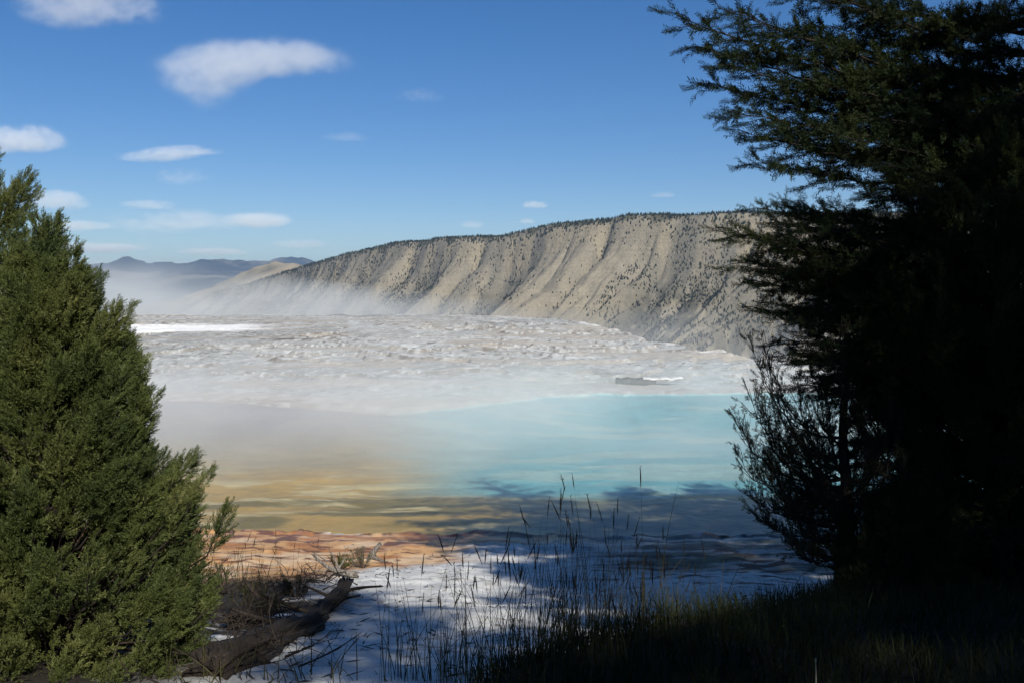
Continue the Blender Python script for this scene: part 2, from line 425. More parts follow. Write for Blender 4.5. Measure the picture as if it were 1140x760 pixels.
# ------------------------------------------------------------------ water
def build_water():
    m, nt, out = newmat('hot_spring_water')
    oc = objcoord(nt)
    mp = N(nt, 'ShaderNodeMapping'); mp.inputs['Scale'].default_value = (1, 1.6, 1); nt.links.new(oc, mp.inputs['Vector'])
    f = noise_node(nt, mp.outputs[0], 3.0, 3, 0.6)
    g = noise_node(nt, mp.outputs[0], 14.0, 2, 0.5)
    b = N(nt, 'ShaderNodeBump'); b.inputs['Strength'].default_value = 0.10; b.inputs['Distance'].default_value = 0.03
    nt.links.new(mathn(nt, 'ADD', f, mathn(nt, 'MULTIPLY', g, 0.3)), b.inputs['Height'])
    fr = N(nt, 'ShaderNodeFresnel'); fr.inputs['IOR'].default_value = 1.33
    tr = N(nt, 'ShaderNodeBsdfTransparent'); tr.inputs['Color'].default_value = (0.97, 0.98, 0.97, 1)
    gl = N(nt, 'ShaderNodeBsdfGlossy'); gl.inputs['Roughness'].default_value = 0.12; nt.links.new(b.outputs[0], gl.inputs['Normal'])
    mx = N(nt, 'ShaderNodeMixShader'); nt.links.new(mathn(nt, 'MULTIPLY', fr.outputs[0], 0.3), mx.inputs[0])   # ruffled water mirrors less than a flat sheet
    nt.links.new(tr.outputs[0], mx.inputs[1]); nt.links.new(gl.outputs[0], mx.inputs[2])
    nt.links.new(mx.outputs[0], out.inputs['Surface'])
    a = Acc()
    xs = np.linspace(-90, 90, 361)
    yn = y_near(xs) - 0.6; yf = y_far(xs) + 0.35
    k = np.linspace(0, 1, 12)[:, None]
    Y = yn[None] * (1 - k) + yf[None] * k; X = np.repeat(xs[None], 12, 0)
    nc = len(xs)
    i = np.arange(11)[:, None]; j = np.arange(nc - 1)[None, :]
    Q = np.stack([i * nc + j, i * nc + j + 1, (i + 1) * nc + j + 1, (i + 1) * nc + j], -1).reshape(-1, 4)
    a.add(np.stack([X, Y, X * 0 - 5.0], -1).reshape(-1, 3), Q=Q)
    tag(a.obj('water', m), kind='structure')
build_water()

# ------------------------------------------------------------------ cliff ridge
CP = [(1500, 236, 1750), (1150, 237, 2050), (850, 238, 2500), (780, 239, 2600), (700, 241, 2750), (650, 247, 2870), (600, 253, 3000), (560, 263, 3100), (520, 265, 3200), (480, 267, 3350),
      (430, 273, 3600), (400, 280, 3740), (370, 287, 3900), (330, 299, 4200), (290, 312, 4550), (240, 326, 5000), (200, 345, 5300)]
def mat_cliff():
    m, nt, out = newmat('clay_cliff')
    a = N(nt, 'ShaderNodeAttribute', attribute_name='albedo')
    oc = objcoord(nt)
    f = noise_node(nt, oc, 0.03, 6, 0.7); g = noise_node(nt, oc, 0.15, 4, 0.7)
    sx = N(nt, 'ShaderNodeSeparateXYZ'); nt.links.new(oc, sx.inputs[0])
    st = N(nt, 'ShaderNodeTexNoise'); st.noise_dimensions = '1D'; st.inputs['Scale'].default_value = 0.12; st.inputs['Detail'].default_value = 4
    nt.links.new(mathn(nt, 'ADD', sx.outputs[2], mathn(nt, 'MULTIPLY', f, 16)), st.inputs['W'])
    mul = mathn(nt, 'MULTIPLY', maprange(nt, g, 0.3, 0.7, 0.82, 1.15), maprange(nt, st.outputs['Fac'], 0.35, 0.65, 0.95, 1.05))
    cmb = N(nt, 'ShaderNodeCombineXYZ')
    for i in range(3): nt.links.new(mul, cmb.inputs[i])
    col = mixc(nt, 1.0, a.outputs['Color'], cmb.outputs[0], 'MULTIPLY')
    principled(nt, out, col, 0.95, 0.1, mathn(nt, 'ADD', f, mathn(nt, 'MULTIPLY', g, 0.5)), 0.8, 6.0)
    return m
M_cliff = mat_cliff()

def cliff_param():
    P = np.array([at(px, py, D) for px, py, D in CP])[::-1]       # left-far to right-near
    seg = np.linalg.norm(np.diff(P[:, :2], axis=0), axis=1); S = np.concatenate([[0], np.cumsum(seg)])
    return P, S
PC, SC = cliff_param()
NDIR = nrm(np.array([-0.76, -0.65]))
def cliff_pt(s, v):
    """s metres along the crest, v metres down the face (negative = plateau behind)"""
    cx = np.interp(s, SC, PC[:, 0]); cy = np.interp(s, SC, PC[:, 1]); cz = np.interp(s, SC, PC[:, 2])
    cz = cz + (fbm(s / 90, s * 0, 3, 203) - .5) * 9
    Wd = 430.0 * (0.75 + 0.25 * np.clip(cz / 200, 0, 1.2))
    floor_z = -165.0
    q = np.clip(v / Wd, 0, None)
    warp = (fbm(s / 260, q * 1.3, 3, 204) - 0.5) * 190 + (fbm(s / 60, q * 4, 3, 214) - .5) * 34
    gs = s + warp * (0.4 + q) + v * 0.28
    var = 0.35 + 1.1 * fbm(s / 210, q * 0.8, 3, 215)
    big = np.abs(2 * vnoise(gs / 118, q * 0.35 + 3, 205) - 1)          # 0 = gully floor, 1 = spur top
    med = np.abs(2 * vnoise(gs / 46 + q * 1.2, q * 1.4, 206) - 1)
    sml = np.abs(2 * vnoise(gs / 15, q * 1.5, 207) - 1)
    prof = np.interp(q, [0, 0.04, 0.10, 0.55, 0.85, 1.0, 1.5], [0, 0.03, 0.13, 0.66, 0.90, 0.96, 1.0])
    z = cz + (floor_z - cz) * prof
    env = sstep(0.0, 0.16, q) * sstep(1.25, 0.75, q)
    rel = cz + 165.0
    z = z - env * (1 - big) ** 1.3 * rel * 0.30 * var - env * (1 - med) * rel * 0.10 * (1.5 - var * .6) - sstep(0.03, 0.3, q) * (1 - sml) * rel * 0.018
    led = sstep(.10, .16, q) * sstep(.5, .3, q); z = z + led * 2 * np.sin(cz * 0 + prof * 60 + 6 * fbm(s / 150, q * 2, 3, 216))
    z = z + (fbm(s / 18, v / 18, 4, 208) - 0.5) * 7 * sstep(0, .1, q)
    # notches where gullies bite the crest; plateau behind falls gently
    z = np.where(v < 0, cz + v * 0.02 + (fbm(s / 120, v / 120, 3, 209) - .5) * 10 * sstep(0, -150, v), z)
    x = cx + NDIR[0] * v; y = cy + NDIR[1] * v
    return x, y, z, q, big, med

def build_cliff():
    s = np.arange(0, SC[-1], 3.2)
    v = np.concatenate([np.linspace(-1400, -60, 14), np.linspace(-50, -4, 8), np.arange(0, 430, 2.6), np.linspace(435, 800, 40)])
    S, Vv = np.meshgrid(s, v)
    x, y, z, q, big, med = cliff_pt(S, Vv)
    nr, nc = S.shape
    V = np.stack([x, y, z], -1).reshape(-1, 3)
    i = np.arange(nr - 1)[:, None]; j = np.arange(nc - 1)[None, :]
    Q = np.stack([i * nc + j, (i + 1) * nc + j, (i + 1) * nc + j + 1, i * nc + j + 1], -1).reshape(-1, 4)
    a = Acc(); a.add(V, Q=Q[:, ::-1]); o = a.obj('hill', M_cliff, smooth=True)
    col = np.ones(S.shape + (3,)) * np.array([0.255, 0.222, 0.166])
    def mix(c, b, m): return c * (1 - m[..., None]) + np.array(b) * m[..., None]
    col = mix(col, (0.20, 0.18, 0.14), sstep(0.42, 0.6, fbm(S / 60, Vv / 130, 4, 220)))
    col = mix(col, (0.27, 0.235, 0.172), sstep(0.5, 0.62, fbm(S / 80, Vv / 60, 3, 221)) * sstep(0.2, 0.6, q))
    col = mix(col, (0.07, 0.066, 0.05), sstep(0.6, 0.05, big) * sstep(0.04, 0.3, q) * sstep(1.1, .8, q) * 0.85 * sstep(0.28, 0.45, fbm(S / 22, Vv / 22, 4, 222)))  # gully shadow and tree cover painted into the clay colour
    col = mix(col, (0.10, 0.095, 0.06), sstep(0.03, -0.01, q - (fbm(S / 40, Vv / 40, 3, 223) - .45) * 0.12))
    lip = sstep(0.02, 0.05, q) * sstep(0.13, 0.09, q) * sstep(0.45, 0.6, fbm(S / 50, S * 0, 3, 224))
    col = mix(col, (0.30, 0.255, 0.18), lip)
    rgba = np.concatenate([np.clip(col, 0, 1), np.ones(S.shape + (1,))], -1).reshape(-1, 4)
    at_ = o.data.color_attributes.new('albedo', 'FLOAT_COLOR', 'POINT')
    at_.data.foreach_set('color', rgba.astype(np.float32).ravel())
    tag(o, kind='structure')
build_cliff()

# small hill trees: a ragged cone of drooping tiers
def hill_tree_template(seed, tiers=4, sides=7, slim=0.24):
    r = np.random.default_rng(seed); V = []; T = []
    n = 0
    for k in range(tiers):
        z0 = 0.06 + k * 0.8 / tiers; z1 = min(1.0, z0 + 1.35 / tiers)
        rad = slim * (1 - 0.78 * k / (tiers - 0.2))
        ang = np.linspace(0, 2 * math.pi, sides, endpoint=False) + r.uniform(0, 1)
        rr = rad * r.uniform(0.65, 1.2, sides)
        ring = np.stack([np.cos(ang) * rr, np.sin(ang) * rr, z0 + r.uniform(-0.03, 0.04, sides)], 1)
        V.append(ring); V.append(np.array([[0, 0, z1]])); V.append(np.array([[0, 0, z0 + 0.05]]))
        for i in range(sides):
            T.append((n + i, n + (i + 1) % sides, n + sides)); T.append((n + (i + 1) % sides, n + i, n + sides + 1))
        n += sides + 2
    a = np.linspace(0, 2 * math.pi, 4, endpoint=False)
    V.append(np.concatenate([np.stack([np.cos(a) * .02, np.sin(a) * .02, a * 0 - 0.08], 1), np.stack([np.cos(a) * .02, np.sin(a) * .02, a * 0 + 0.2], 1)]))
    for i in range(4):
        j = (i + 1) % 4
        T += [(n + i, n + j, n + 4 + j), (n + i, n + 4 + j, n + 4 + i)]
    return np.concatenate(V), np.array(T)

M_hilltree = mat_foliage('hill_conifer', (0.022, 0.030, 0.016), (0.035, 0.042, 0.022), (0.05, 0.055, 0.03), 0.02, 0.0)

def build_hill_trees():
    r = np.random.default_rng(55)
    n = 120000
    s = r.uniform(60, SC[-1] - 30, n); v = r.uniform(-130, 440, n)
    x, y, z, q, big, med = cliff_pt(s, v)
    cl = fbm(s / 45, v / 45, 3, 230)
    shade = np.clip(1 - big, 0, 1)
    p = 0.012 + 1.1 * sstep(0.38, 0.72, shade) * sstep(0.36, 0.50, cl + .03) * sstep(1.02, 0.7, q) + 0.12 * sstep(0.50, 0.62, cl)
    p = np.where(q < 0.05, 0.5 * sstep(600, 1600, s) + 0.05, p)
    p = np.where((q >= 0.05) & (q < 0.12), np.maximum(p, 0.16), p)
    p = p * np.where(q > 0.85, 0.3, 1) * (v > -130)
    keep = r.uniform(0, 1, n) < p
    x, y, z, q, v = x[keep], y[keep], z[keep], q[keep], v[keep]
    h = r.uniform(5.0, 10.0, len(x)) * np.where(q < 0.05, 1.1, 0.85)
    px = 570 + F * x / y
    vis = (px > 180) & (px < 900)
    size = h / y
    order = np.argsort(-size * vis * (v > -10))
    tpl = [hill_tree_template(k, slim=sl) for k, sl in enumerate((0.24, 0.30, 0.20, 0.34))]
    meshes = []
    for k, (V, T) in enumerate(tpl):
        a = Acc(); a.add(V, T=T); meshes.append(a.mesh('hill_conifer', M_hilltree))
    first = order[:300]
    for c, i in enumerate(first):
        o = bpy.data.objects.new('pine_tree', meshes[c % 4]); COL.objects.link(o)
        o.location = (x[i], y[i], z[i] - 0.3); o.scale = (h[i],) * 3; o.rotation_euler = (0, 0, r.uniform(0, 6))
        tag(o, 'small dark conifer dotting the near right part of the pale clay cliff', 'tree', 'conifers scattered on the cliff')
    rest = order[300:]
    a = Acc()
    for k, (V, T) in enumerate(tpl):
        idx = rest[k::4]
        ang = r.uniform(0, 6.28, len(idx)); ca, sa = np.cos(ang), np.sin(ang)
        W = V[None] * h[idx][:, None, None]
        X = W[..., 0] * ca[:, None] - W[..., 1] * sa[:, None] + x[idx][:, None]
        Y = W[..., 0] * sa[:, None] + W[..., 1] * ca[:, None] + y[idx][:, None]
        Z = W[..., 2] + z[idx][:, None] - 0.3
        TT = T[None] + (np.arange(len(idx)) * len(V))[:, None, None]
        a.add(np.stack([X, Y, Z], -1).reshape(-1, 3), T=TT.reshape(-1, 3))
    o = a.obj('hillside_woods', M_hilltree)
    tag(o, 'thin dark conifer woods along the ridge top and down the gullies', 'woods', kind='stuff')
    print('hill trees', len(x))
build_hill_trees()

# ------------------------------------------------------------------ valley floor and far mountains
def mat_far(name, cols, scale):
    m, nt, out = newmat(name)
    oc = objcoord(nt)
    f = noise_node(nt, oc, scale, 6, 0.6)
    col = ramp(nt, f, cols)
    g = noise_node(nt, oc, scale * 5, 4, 0.7)
    principled(nt, out, col, 0.95, 0.1, g, 0.6, 0.05 / scale)
    return m

a = Acc()
g = np.concatenate([-np.geomspace(40000, 200, 24), np.geomspace(200, 40000, 24)])
X, Y = np.meshgrid(g, g + 1500)
n = len(g); i = np.arange(n - 1)[:, None]; j = np.arange(n - 1)[None, :]
a.add(np.stack([X, Y, -171 + 0 * X], -1).reshape(-1, 3), Q=np.stack([i * n + j, i * n + j + 1, (i + 1) * n + j + 1, (i + 1) * n + j], -1).reshape(-1, 4))
tag(a.obj('valley', mat_far('valley_sagebrush', [(0.35, (0.12, 0.12, 0.07)), (0.5, (0.22, 0.18, 0.11)), (0.65, (0.30, 0.25, 0.16))], 0.001)), kind='structure')

def build_mountains():
    M_mt = mat_far('forested_mountain', [(0.40, (0.012, 0.022, 0.024)), (0.50, (0.035, 0.042, 0.035)), (0.60, (0.19, 0.17, 0.13))], 0.0011)
    M_tan = mat_far('dry_grass_hill', [(0.38, (0.16, 0.14, 0.08)), (0.52, (0.30, 0.24, 0.15)), (0.66, (0.38, 0.31, 0.2))], 0.003)
    # far range
    px = np.arange(-420, 1500, 2.2); D = np.linspace(11500, 21000, 120)
    PX, DD = np.meshgrid(px, D)
    crest = np.interp(PX, [-420, -100, 20, 100, 140, 170, 200, 240, 262, 290, 320, 345, 370, 450, 1500], [293, 283, 279, 293, 288, 292, 288, 286, 290, 293, 288, 285, 289, 298, 298])
    zc = (325 - crest) / F * 17500
    prof = np.interp(DD, [11500, 13500, 15500, 17500, 18500, 21000], [-0.3, 0.22, 0.55, 0.97, 0.9, 0.2])
    Xw = (PX - 570) / F * DD
    rd = ridged(Xw / 1500, DD / 2600, 5, 301)
    z = zc * prof * (0.62 + 0.55 * rd) + 190 * (fbm(Xw / 900, DD / 900, 5, 302) - .5) + sstep(12500, 11500, DD) * -160
    nc = len(px); nr = len(D)
    i = np.arange(nr - 1)[:, None]; j = np.arange(nc - 1)[None, :]
    Q = np.stack([i * nc + j, i * nc + j + 1, (i + 1) * nc + j + 1, (i + 1) * nc + j], -1).reshape(-1, 4)
    a = Acc(); a.add(np.stack([Xw, DD, z], -1).reshape(-1, 3), Q=Q)
    tag(a.obj('mountains', M_mt, smooth=True), kind='structure')
    # tan foothill with a pointed top, sloping down to the left
    D = np.linspace(6200, 9500, 90); px = np.arange(120, 520, 1.6)
    PX, DD = np.meshgrid(px, D)
    crest = np.interp(PX, [120, 200, 235, 262, 283, 300, 309, 318, 330, 360, 420, 520], [345, 331, 319, 306, 297, 290, 288, 291, 294, 297, 300, 310])
    zc = (325 - crest) / F * 7800
    prof = np.interp(DD, [6200, 6800, 7400, 7800, 8400, 9500], [-0.0, 0.35, 0.8, 1.0, 0.8, -0.1])
    Xw = (PX - 570) / F * DD
    z = -165 + (zc + 165) * prof * (0.90 + 0.16 * (ridged(Xw / 420, DD / 900, 4, 305) - .3)) + 14 * (fbm(Xw / 160, DD / 160, 4, 306) - .5)
    nc = len(px); nr = len(D)
    i = np.arange(nr - 1)[:, None]; j = np.arange(nc - 1)[None, :]
    Q = np.stack([i * nc + j, i * nc + j + 1, (i + 1) * nc + j + 1, (i + 1) * nc + j], -1).reshape(-1, 4)
    a = Acc(); a.add(np.stack([Xw, DD, z], -1).reshape(-1, 3), Q=Q)
    tag(a.obj('foothill', M_tan, smooth=True), kind='structure')
build_mountains()

# ------------------------------------------------------------------ foliage templates
def kite(acc, p, d, L, w, r):
    d = nrm(d); s = nrm(np.cross(d, r.normal(size=3)))
    acc.append(np.stack([p, p + d * L * 0.45 + s * w, p + d * L, p + d * L * 0.45 - s * w]))

def juniper_spray(seed, n=15):
    """feathery scale-leaf spray, unit length along +Z"""
    r = np.random.default_rng(seed); K = []
    kite(K, np.zeros(3), np.array([0, 0, 1.0]), 1.0, 0.022, r)
    flat = nrm(np.array([r.normal(), r.normal(), 0]))
    for i in range(n):
        h = (i + 0.5) / n * 0.88
        az = r.uniform(0, 6.28)
        side = nrm(np.array([math.cos(az), math.sin(az), 0]) + flat * (1 if i % 2 else -1) * 1.2)
        d = nrm(side * 0.62 + np.array([0, 0, 0.9]))
        L = 0.36 * (1 - h * 0.55) * r.uniform(0.7, 1.2)
        p = np.array([0, 0, h])
        kite(K, p, d, L, 0.026, r)
        for q in (0.35, 0.65):
            d2 = nrm(d + r.normal(size=3) * 0.55)
            kite(K, p + d * L * q, d2, L * 0.5, 0.02, r)
    return np.array(K)           # (k,4,3)

def fir_twig(seed, n=34, nw=0.024, nl=0.24):
    r = np.random.default_rng(seed); K = []
    kite(K, np.zeros(3), np.array([0, 0, 1.0]), 1.0, 0.02, r)
    for i in range(n):
        h = (i + 0.3) / n
        az = i * 2.4 + r.uniform(-.4, .4)
        d = nrm(np.array([math.cos(az), math.sin(az), 0.75]))
        kite(K, np.array([0, 0, h]), d, nl * r.uniform(.8, 1.15), nw, r)
    return np.array(K)

JT = [juniper_spray(k) for k in range(6)]
FT = [fir_twig(k) for k in range(5)]
FTc = [fir_twig(k + 20, 12, 0.06, 0.3) for k in range(4)]

def place(acc, tpls, P, D, L, seed=0, widen=1.0):
    """instance templates: P (n,3) roots, D (n,3) directions, L (n,) lengths -- merged into the crown mesh"""
    P = np.asarray(P, float); D = nrm(np.asarray(D, float)); L = np.asarray(L, float)
    r = np.random.default_rng(seed)
    for k, K in enumerate(tpls):
        idx = np.arange(k, len(P), len(tpls))
        if not len(idx): continue
        d = D[idx]; ref = r.normal(size=(len(idx), 3))
        a = nrm(np.cross(d, ref)); b = np.cross(d, a)
        M = np.stack([a * widen, b * widen, d], 1) * L[idx][:, None, None]      # rows
        V = K.reshape(-1, 3) @ M                                    # (n, k*4, 3)
        V = V + P[idx][:, None, :]
        nq = V.shape[0] * V.shape[1] // 4
        acc.add(V.reshape(-1, 3), Q=np.arange(nq * 4).reshape(-1, 4))

# ------------------------------------------------------------------ junipers
def juniper(loc, hgt, prof, seed, label, nplume=260, spl=46, mat=M_jun, spray=0.115, lean=(0, 0), plume=(0.30, 0.52), name='juniper_tree'):
    """prof: (height fraction, radius m) pairs of the crown"""
    r = np.random.default_rng(seed)
    root = empty(name, loc, label, 'tree')
    wood = Acc(); fol = Acc(); lim = Acc()
    tz = np.linspace(0, hgt * 0.93, 9)
    tp = np.stack([np.cumsum(r.normal(0, 0.02, 9)) + lean[0] * tz / hgt, np.cumsum(r.normal(0, 0.02, 9)) + lean[1] * tz / hgt, tz - 0.15], 1)
    tube(wood, tp, np.linspace(0.13, 0.02, 9) * (hgt / 3.5), 9)
    hf = np.array([p[0] for p in prof]); rf = np.array([p[1] for p in prof])
    PP = []; DD = []; LL = []
    for i in range(nplume):
        # pick height weighted by circumference
        while True:
            h = r.uniform(-0.04, 1.0)
            if r.uniform() < (np.interp(h, hf, rf) + 0.12) / rf.max(): break
        az = r.uniform(0, 2 * math.pi)
        Rr = np.interp(h, hf, rf)
        lobe = 0.80 + 0.42 * float(vnoise(np.array([az * 3.0]), np.array([h * 9.0]), seed + 3)[0])
        fr_ = 1 - 0.55 * r.uniform() ** 1.7
        rr = Rr * lobe * fr_
        c = np.array([np.interp(h * hgt, tz, tp[:, 0]), np.interp(h * hgt, tz, tp[:, 1]), 0])
        out = np.array([math.cos(az), math.sin(az), 0])
        pl = r.uniform(*plume) * (0.75 + 0.25 * min(1, Rr))
        ax = nrm(out * (0.50 + 0.25 * (1 - h)) + np.array([0, 0, 0.95]) + r.normal(0, 0.17, 3))
        tip = c + out * rr + np.array([0, 0, h * hgt])
        b0 = tip - ax * pl * 0.75
        P_ = b0[None] + ax[None] * (np.linspace(0, 1, spl)[:, None] ** 0.9) * pl
        # branch feeding the plume
        hz = max(0.12, h * hgt - 0.7 * rr - 0.25)
        t0 = np.array([np.interp(hz, tz, tp[:, 0]), np.interp(hz, tz, tp[:, 1]), hz])
        path = np.concatenate([bez(t0, (t0 + b0) / 2 + np.array([0, 0, -0.08]), b0, 6), (b0 + ax * pl * 0.85)[None]])
        tube(lim, path, np.array([0.016, 0.013, 0.010, 0.008, 0.006, 0.005, 0.002]) * (0.6 + 0.5 * min(1, rr)), 4)
        t = np.linspace(0, 1, spl)
        wdt = np.sin(np.clip(t * 0.9 + 0.1, 0, 1) * math.pi) ** 0.6
        off = nrm(r.normal(size=(spl, 3))); off -= (off @ ax)[:, None] * ax[None]
        d = ax[None] * 1.0 + off * (0.75 * (1 - t) + 0.15)[:, None] + r.normal(0, .14, (spl, 3))
        PP.append(P_ + off * (0.05 * wdt)[:, None]); DD.append(d)
        LL.append(spray * r.uniform(0.7, 1.25, spl) * (0.75 + 0.4 * (1 - t)))
    place(fol, JT, np.concatenate(PP), np.concatenate(DD), np.concatenate(LL), seed)
    wood.obj('trunk', M_barkdark, root, True); lim.obj('branches', M_barkdark, root, True)
    fol.obj('crown', mat, root)
    return root

def on_ground(x, y, dz=0.0): return (x, y, ground_z(x, y) + dz)

B = at(50, 700, 6.3)
gl = on_ground(B[0], 6.3)
HT = 0.42 - gl[2]
juniper(gl, HT, [(0, 0.88), (0.1, 0.95), (0.25, 0.98), (0.4, 0.84), (0.55, 0.70), (0.70, 0.54), (0.85, 0.30), (1.0, 0.04)], 11,
        'broad sunlit green juniper filling the lower left corner beside the log', nplume=540, spl=54)
A_ = at(-8, 600, 7.9); ga = on_ground(A_[0], 7.9)
juniper(ga, 1.08 - ga[2], [(0, 0.8), (0.3, 0.9), (0.6, 0.7), (0.8, 0.50), (0.93, 0.34), (1.0, 0.06)], 12,
        'taller juniper at the left edge, standing behind the broad one', nplume=230, spl=46)

# ------------------------------------------------------------------ firs
def fir(loc, hgt, seed, label, targets=(), nlimb=70, Lmax=2.6, zmin=0.5, detail=1.0, mat=M_fir, tw=0.15, trunk_r=0.17, tpl=None, name='fir_tree', up=0.25, dens=1.0, full=False):
    """targets: (px, py, Y, root height fraction) tips of particular boughs, in world space"""
    r = np.random.default_rng(seed)
    root = empty(name, loc, label, 'tree'); base = np.array(loc)
    wood = Acc(); lim = Acc(); fol = Acc()
    n = 14; tz = np.linspace(0, hgt, n)
    tp = np.stack([np.cumsum(r.normal(0, 0.025, n)), np.cumsum(r.normal(0, 0.025, n)), tz], 1); tp[0, 2] = -0.2
    tube(wood, tp, trunk_r * (1 - tz / hgt * 0.93), 10)
    def trunk_at(z): return np.array([np.interp(z, tz, tp[:, 0]), np.interp(z, tz, tp[:, 1]), z])
    limbs = []
    for k in range(nlimb):
        f = (k + r.uniform(0, 1)) / nlimb
        z = zmin + (hgt - zmin - 0.1) * f
        az = k * 2.399 + r.uniform(-0.35, 0.35)
        L = Lmax * (1 - f * 0.94) ** (0.5 if full else 0.75) * r.uniform(0.75, 1.12)
        p0 = trunk_at(z); o = np.array([math.cos(az), math.sin(az), 0])
        p2 = p0 + o * L + np.array([0, 0, L * (up - 0.35 * (1 - f)) + r.uniform(-.15, .15)])
        p1 = p0 + o * L * 0.5 + np.array([0, 0, L * (up * 0.8 - 0.05)])
        limbs.append((p0, p1, p2))
    for (px, py, Y, f) in targets:
        p2 = at(px, py, Y) - base; p0 = trunk_at(hgt * f)
        mid = (p0 + p2) / 2; mid[2] -= 0.06 * np.linalg.norm(p2 - p0)
        limbs.append((p0, mid, p2))
    PP = []; DD = []; LL = []
    for (p0, p1, p2) in limbs:
        L = np.linalg.norm(p2 - p0)
        m = max(6, int(L * 6)); path = bez(p0, p1, p2, m)
        path[1:-1] += r.normal(0, 0.015, (m - 2, 3))
        tube(lim, path, np.linspace(0.008 + 0.006 * L, 0.003, m), 5)
        T = nrm(np.gradient(path, axis=0))
        ns = int((L * 8 + 4) * detail)
        for q in range(ns):
            t = 0.16 + 0.84 * (q + r.uniform(0, 1)) / ns
            i = min(m - 1, int(t * (m - 1))); p = path[i] + (path[min(m - 1, i + 1)] - path[i]) * (t * (m - 1) - i)
            tdir = T[i]
            side = nrm(np.cross(tdir, [0, 0, 1])) * (1 if q % 2 else -1)
            d = nrm(tdir * r.uniform(0.7, 1.1) + side * r.uniform(0.5, 1.0) + np.array([0, 0, r.uniform(-0.30, 0.35)]))
            sl = (0.20 + 0.42 * (1 - t) * min(1.5, L / 2)) * r.uniform(0.6, 1.25)
            if L < 1: sl *= 0.6
            if t < 0.35 and r.uniform() < 0.35: sl *= 0.5
            e = p + d * sl + np.array([0, 0, -0.10 * sl])
            sp_ = bez(p, p + d * sl * 0.5 + np.array([0, 0, 0.03]), e, 5)
            tube(lim, sp_, [0.006, 0.005, 0.004, 0.003, 0.002], 3)
            nt_ = max(3, int((sl / 0.026) * detail * dens))
            u = np.linspace(0.12, 1, nt_)
            pts = p[None] * (1 - u[:, None]) + e[None] * u[:, None]
            dd = nrm(e - p)[None] * r.uniform(.55, 1.2, (nt_, 1)) + r.normal(0, 0.55, (nt_, 3)) * (1.2 - u[:, None]) + np.array([0, 0, 0.12])
            PP.append(pts); DD.append(dd); LL.append(tw * r.uniform(0.6, 1.2, nt_) * (1.05 - 0.3 * u))
    place(fol, tpl or FT, np.concatenate(PP), np.concatenate(DD), np.concatenate(LL), seed)
    wood.obj('trunk', M_barkdark, root, True); lim.obj('branches', M_barkdark, root, True)
    fol.obj('crown', mat, root)
    print(label, sum(len(q) for q in fol.q))
    return root

# tall fir with the boughs reaching into the sky at the top right
g1 = on_ground(6.0, 10.4)
fir(g1, 8.0 - g1[2], 21, 'tall dark fir whose long upper boughs reach left across the sky',
    targets=[(756, 18, 9.0, 0.44), (778, 52, 9.2, 0.44), (790, 92, 9.3, 0.42), (800, 8, 9.6, 0.47), (815, 122, 9.0, 0.41), (842, 178, 9.4, 0.37), (830, 148, 9.2, 0.39),
             (840, 60, 9.7, 0.46), (850, 105, 9.4, 0.42), (838, -30, 9.6, 0.52), (880, -10, 9.4, 0.53), (900, 25, 9.8, 0.5), (872, 150, 9.8, 0.40), (905, 90, 9.2, 0.44), (882, 158, 9.6, 0.39),
             (930, 150, 9.0, 0.40), (800, -190, 9.4, 0.66), (850, -280, 9.6, 0.72), (900, -360, 9.8, 0.8), (780, -100, 9.4, 0.58), (860, -120, 9.2, 0.6), (930, 60, 10, 0.47), (960, 10, 9.4, 0.5), (965, 130, 9.2, 0.43), (800, 70, 9.1, 0.43), (830, 20, 9.2, 0.46)],
    nlimb=54, Lmax=2.5, zmin=4.1, detail=1.0, up=0.2, tw=0.185, dens=1.05)
# mid fir: dense dark mass with ragged left edge
g2 = on_ground(4.75, 9.3)
fir(g2, 1.75 - g2[2], 22, 'dense black-green fir in front of the tall fir, yellow-green at its top',
    targets=[(812, 255, 8.6, 0.66), (822, 292, 8.6, 0.62), (835, 312, 8.6, 0.6), (845, 345, 8.7, 0.56), (848, 232, 8.8, 0.70), (885, 230, 8.9, 0.72), (870, 375, 8.8, 0.50), (850, 268, 8.4, 0.64),
             (915, 232, 8.8, 0.74), (885, 250, 8.5, 0.68), (880, 300, 8.5, 0.62), (885, 340, 8.6, 0.58), (960, 215, 8.8, 0.78), (920, 380, 8.5, 0.52), (980, 180, 9, 0.84), (930, 290, 8.4, 0.62), (940, 330, 8.4, .58), (832, 262, 8.9, .65), (842, 292, 8.9, .62), (856, 318, 8.9, .6), (862, 340, 8.9, .57), (872, 358, 8.3, .55), (890, 395, 8.6, .5), (905, 405, 8.4, .5), (925, 400, 8.8, .5), (945, 415, 8.5, .48), (870, 280, 8.9, .64), (900, 320, 8.9, .6), (915, 350, 8.9, .56), (895, 235, 8.9, .7), (920, 255, 8.4, .68), (860, 245, 8.7, .69), (965, 380, 8.6, .52), (900, 370, 8.8, .54), (893, 428, 8.9, .48), (915, 445, 8.8, .46), (935, 440, 8.9, .46), (950, 462, 8.8, .44), (905, 422, 8.9, .49), (925, 425, 8.9, .49), (880, 402, 8.9, .5), (965, 440, 8.9, .46), (910, 395, 8.9, .5), (940, 400, 8.6, .5)],
    nlimb=120, Lmax=1.9, zmin=0.35, detail=1.15, up=0.35, tw=0.14)
q3 = at(1112, 600, 9.0); g3 = on_ground(q3[0], 9.0)
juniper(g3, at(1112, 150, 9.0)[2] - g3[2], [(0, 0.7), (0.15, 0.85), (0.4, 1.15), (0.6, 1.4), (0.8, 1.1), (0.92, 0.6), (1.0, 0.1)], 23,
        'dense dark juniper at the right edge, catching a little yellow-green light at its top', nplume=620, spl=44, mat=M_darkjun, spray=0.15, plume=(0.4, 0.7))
q3 = at(1010, 640, 8.2); g3 = on_ground(q3[0], 8.2)
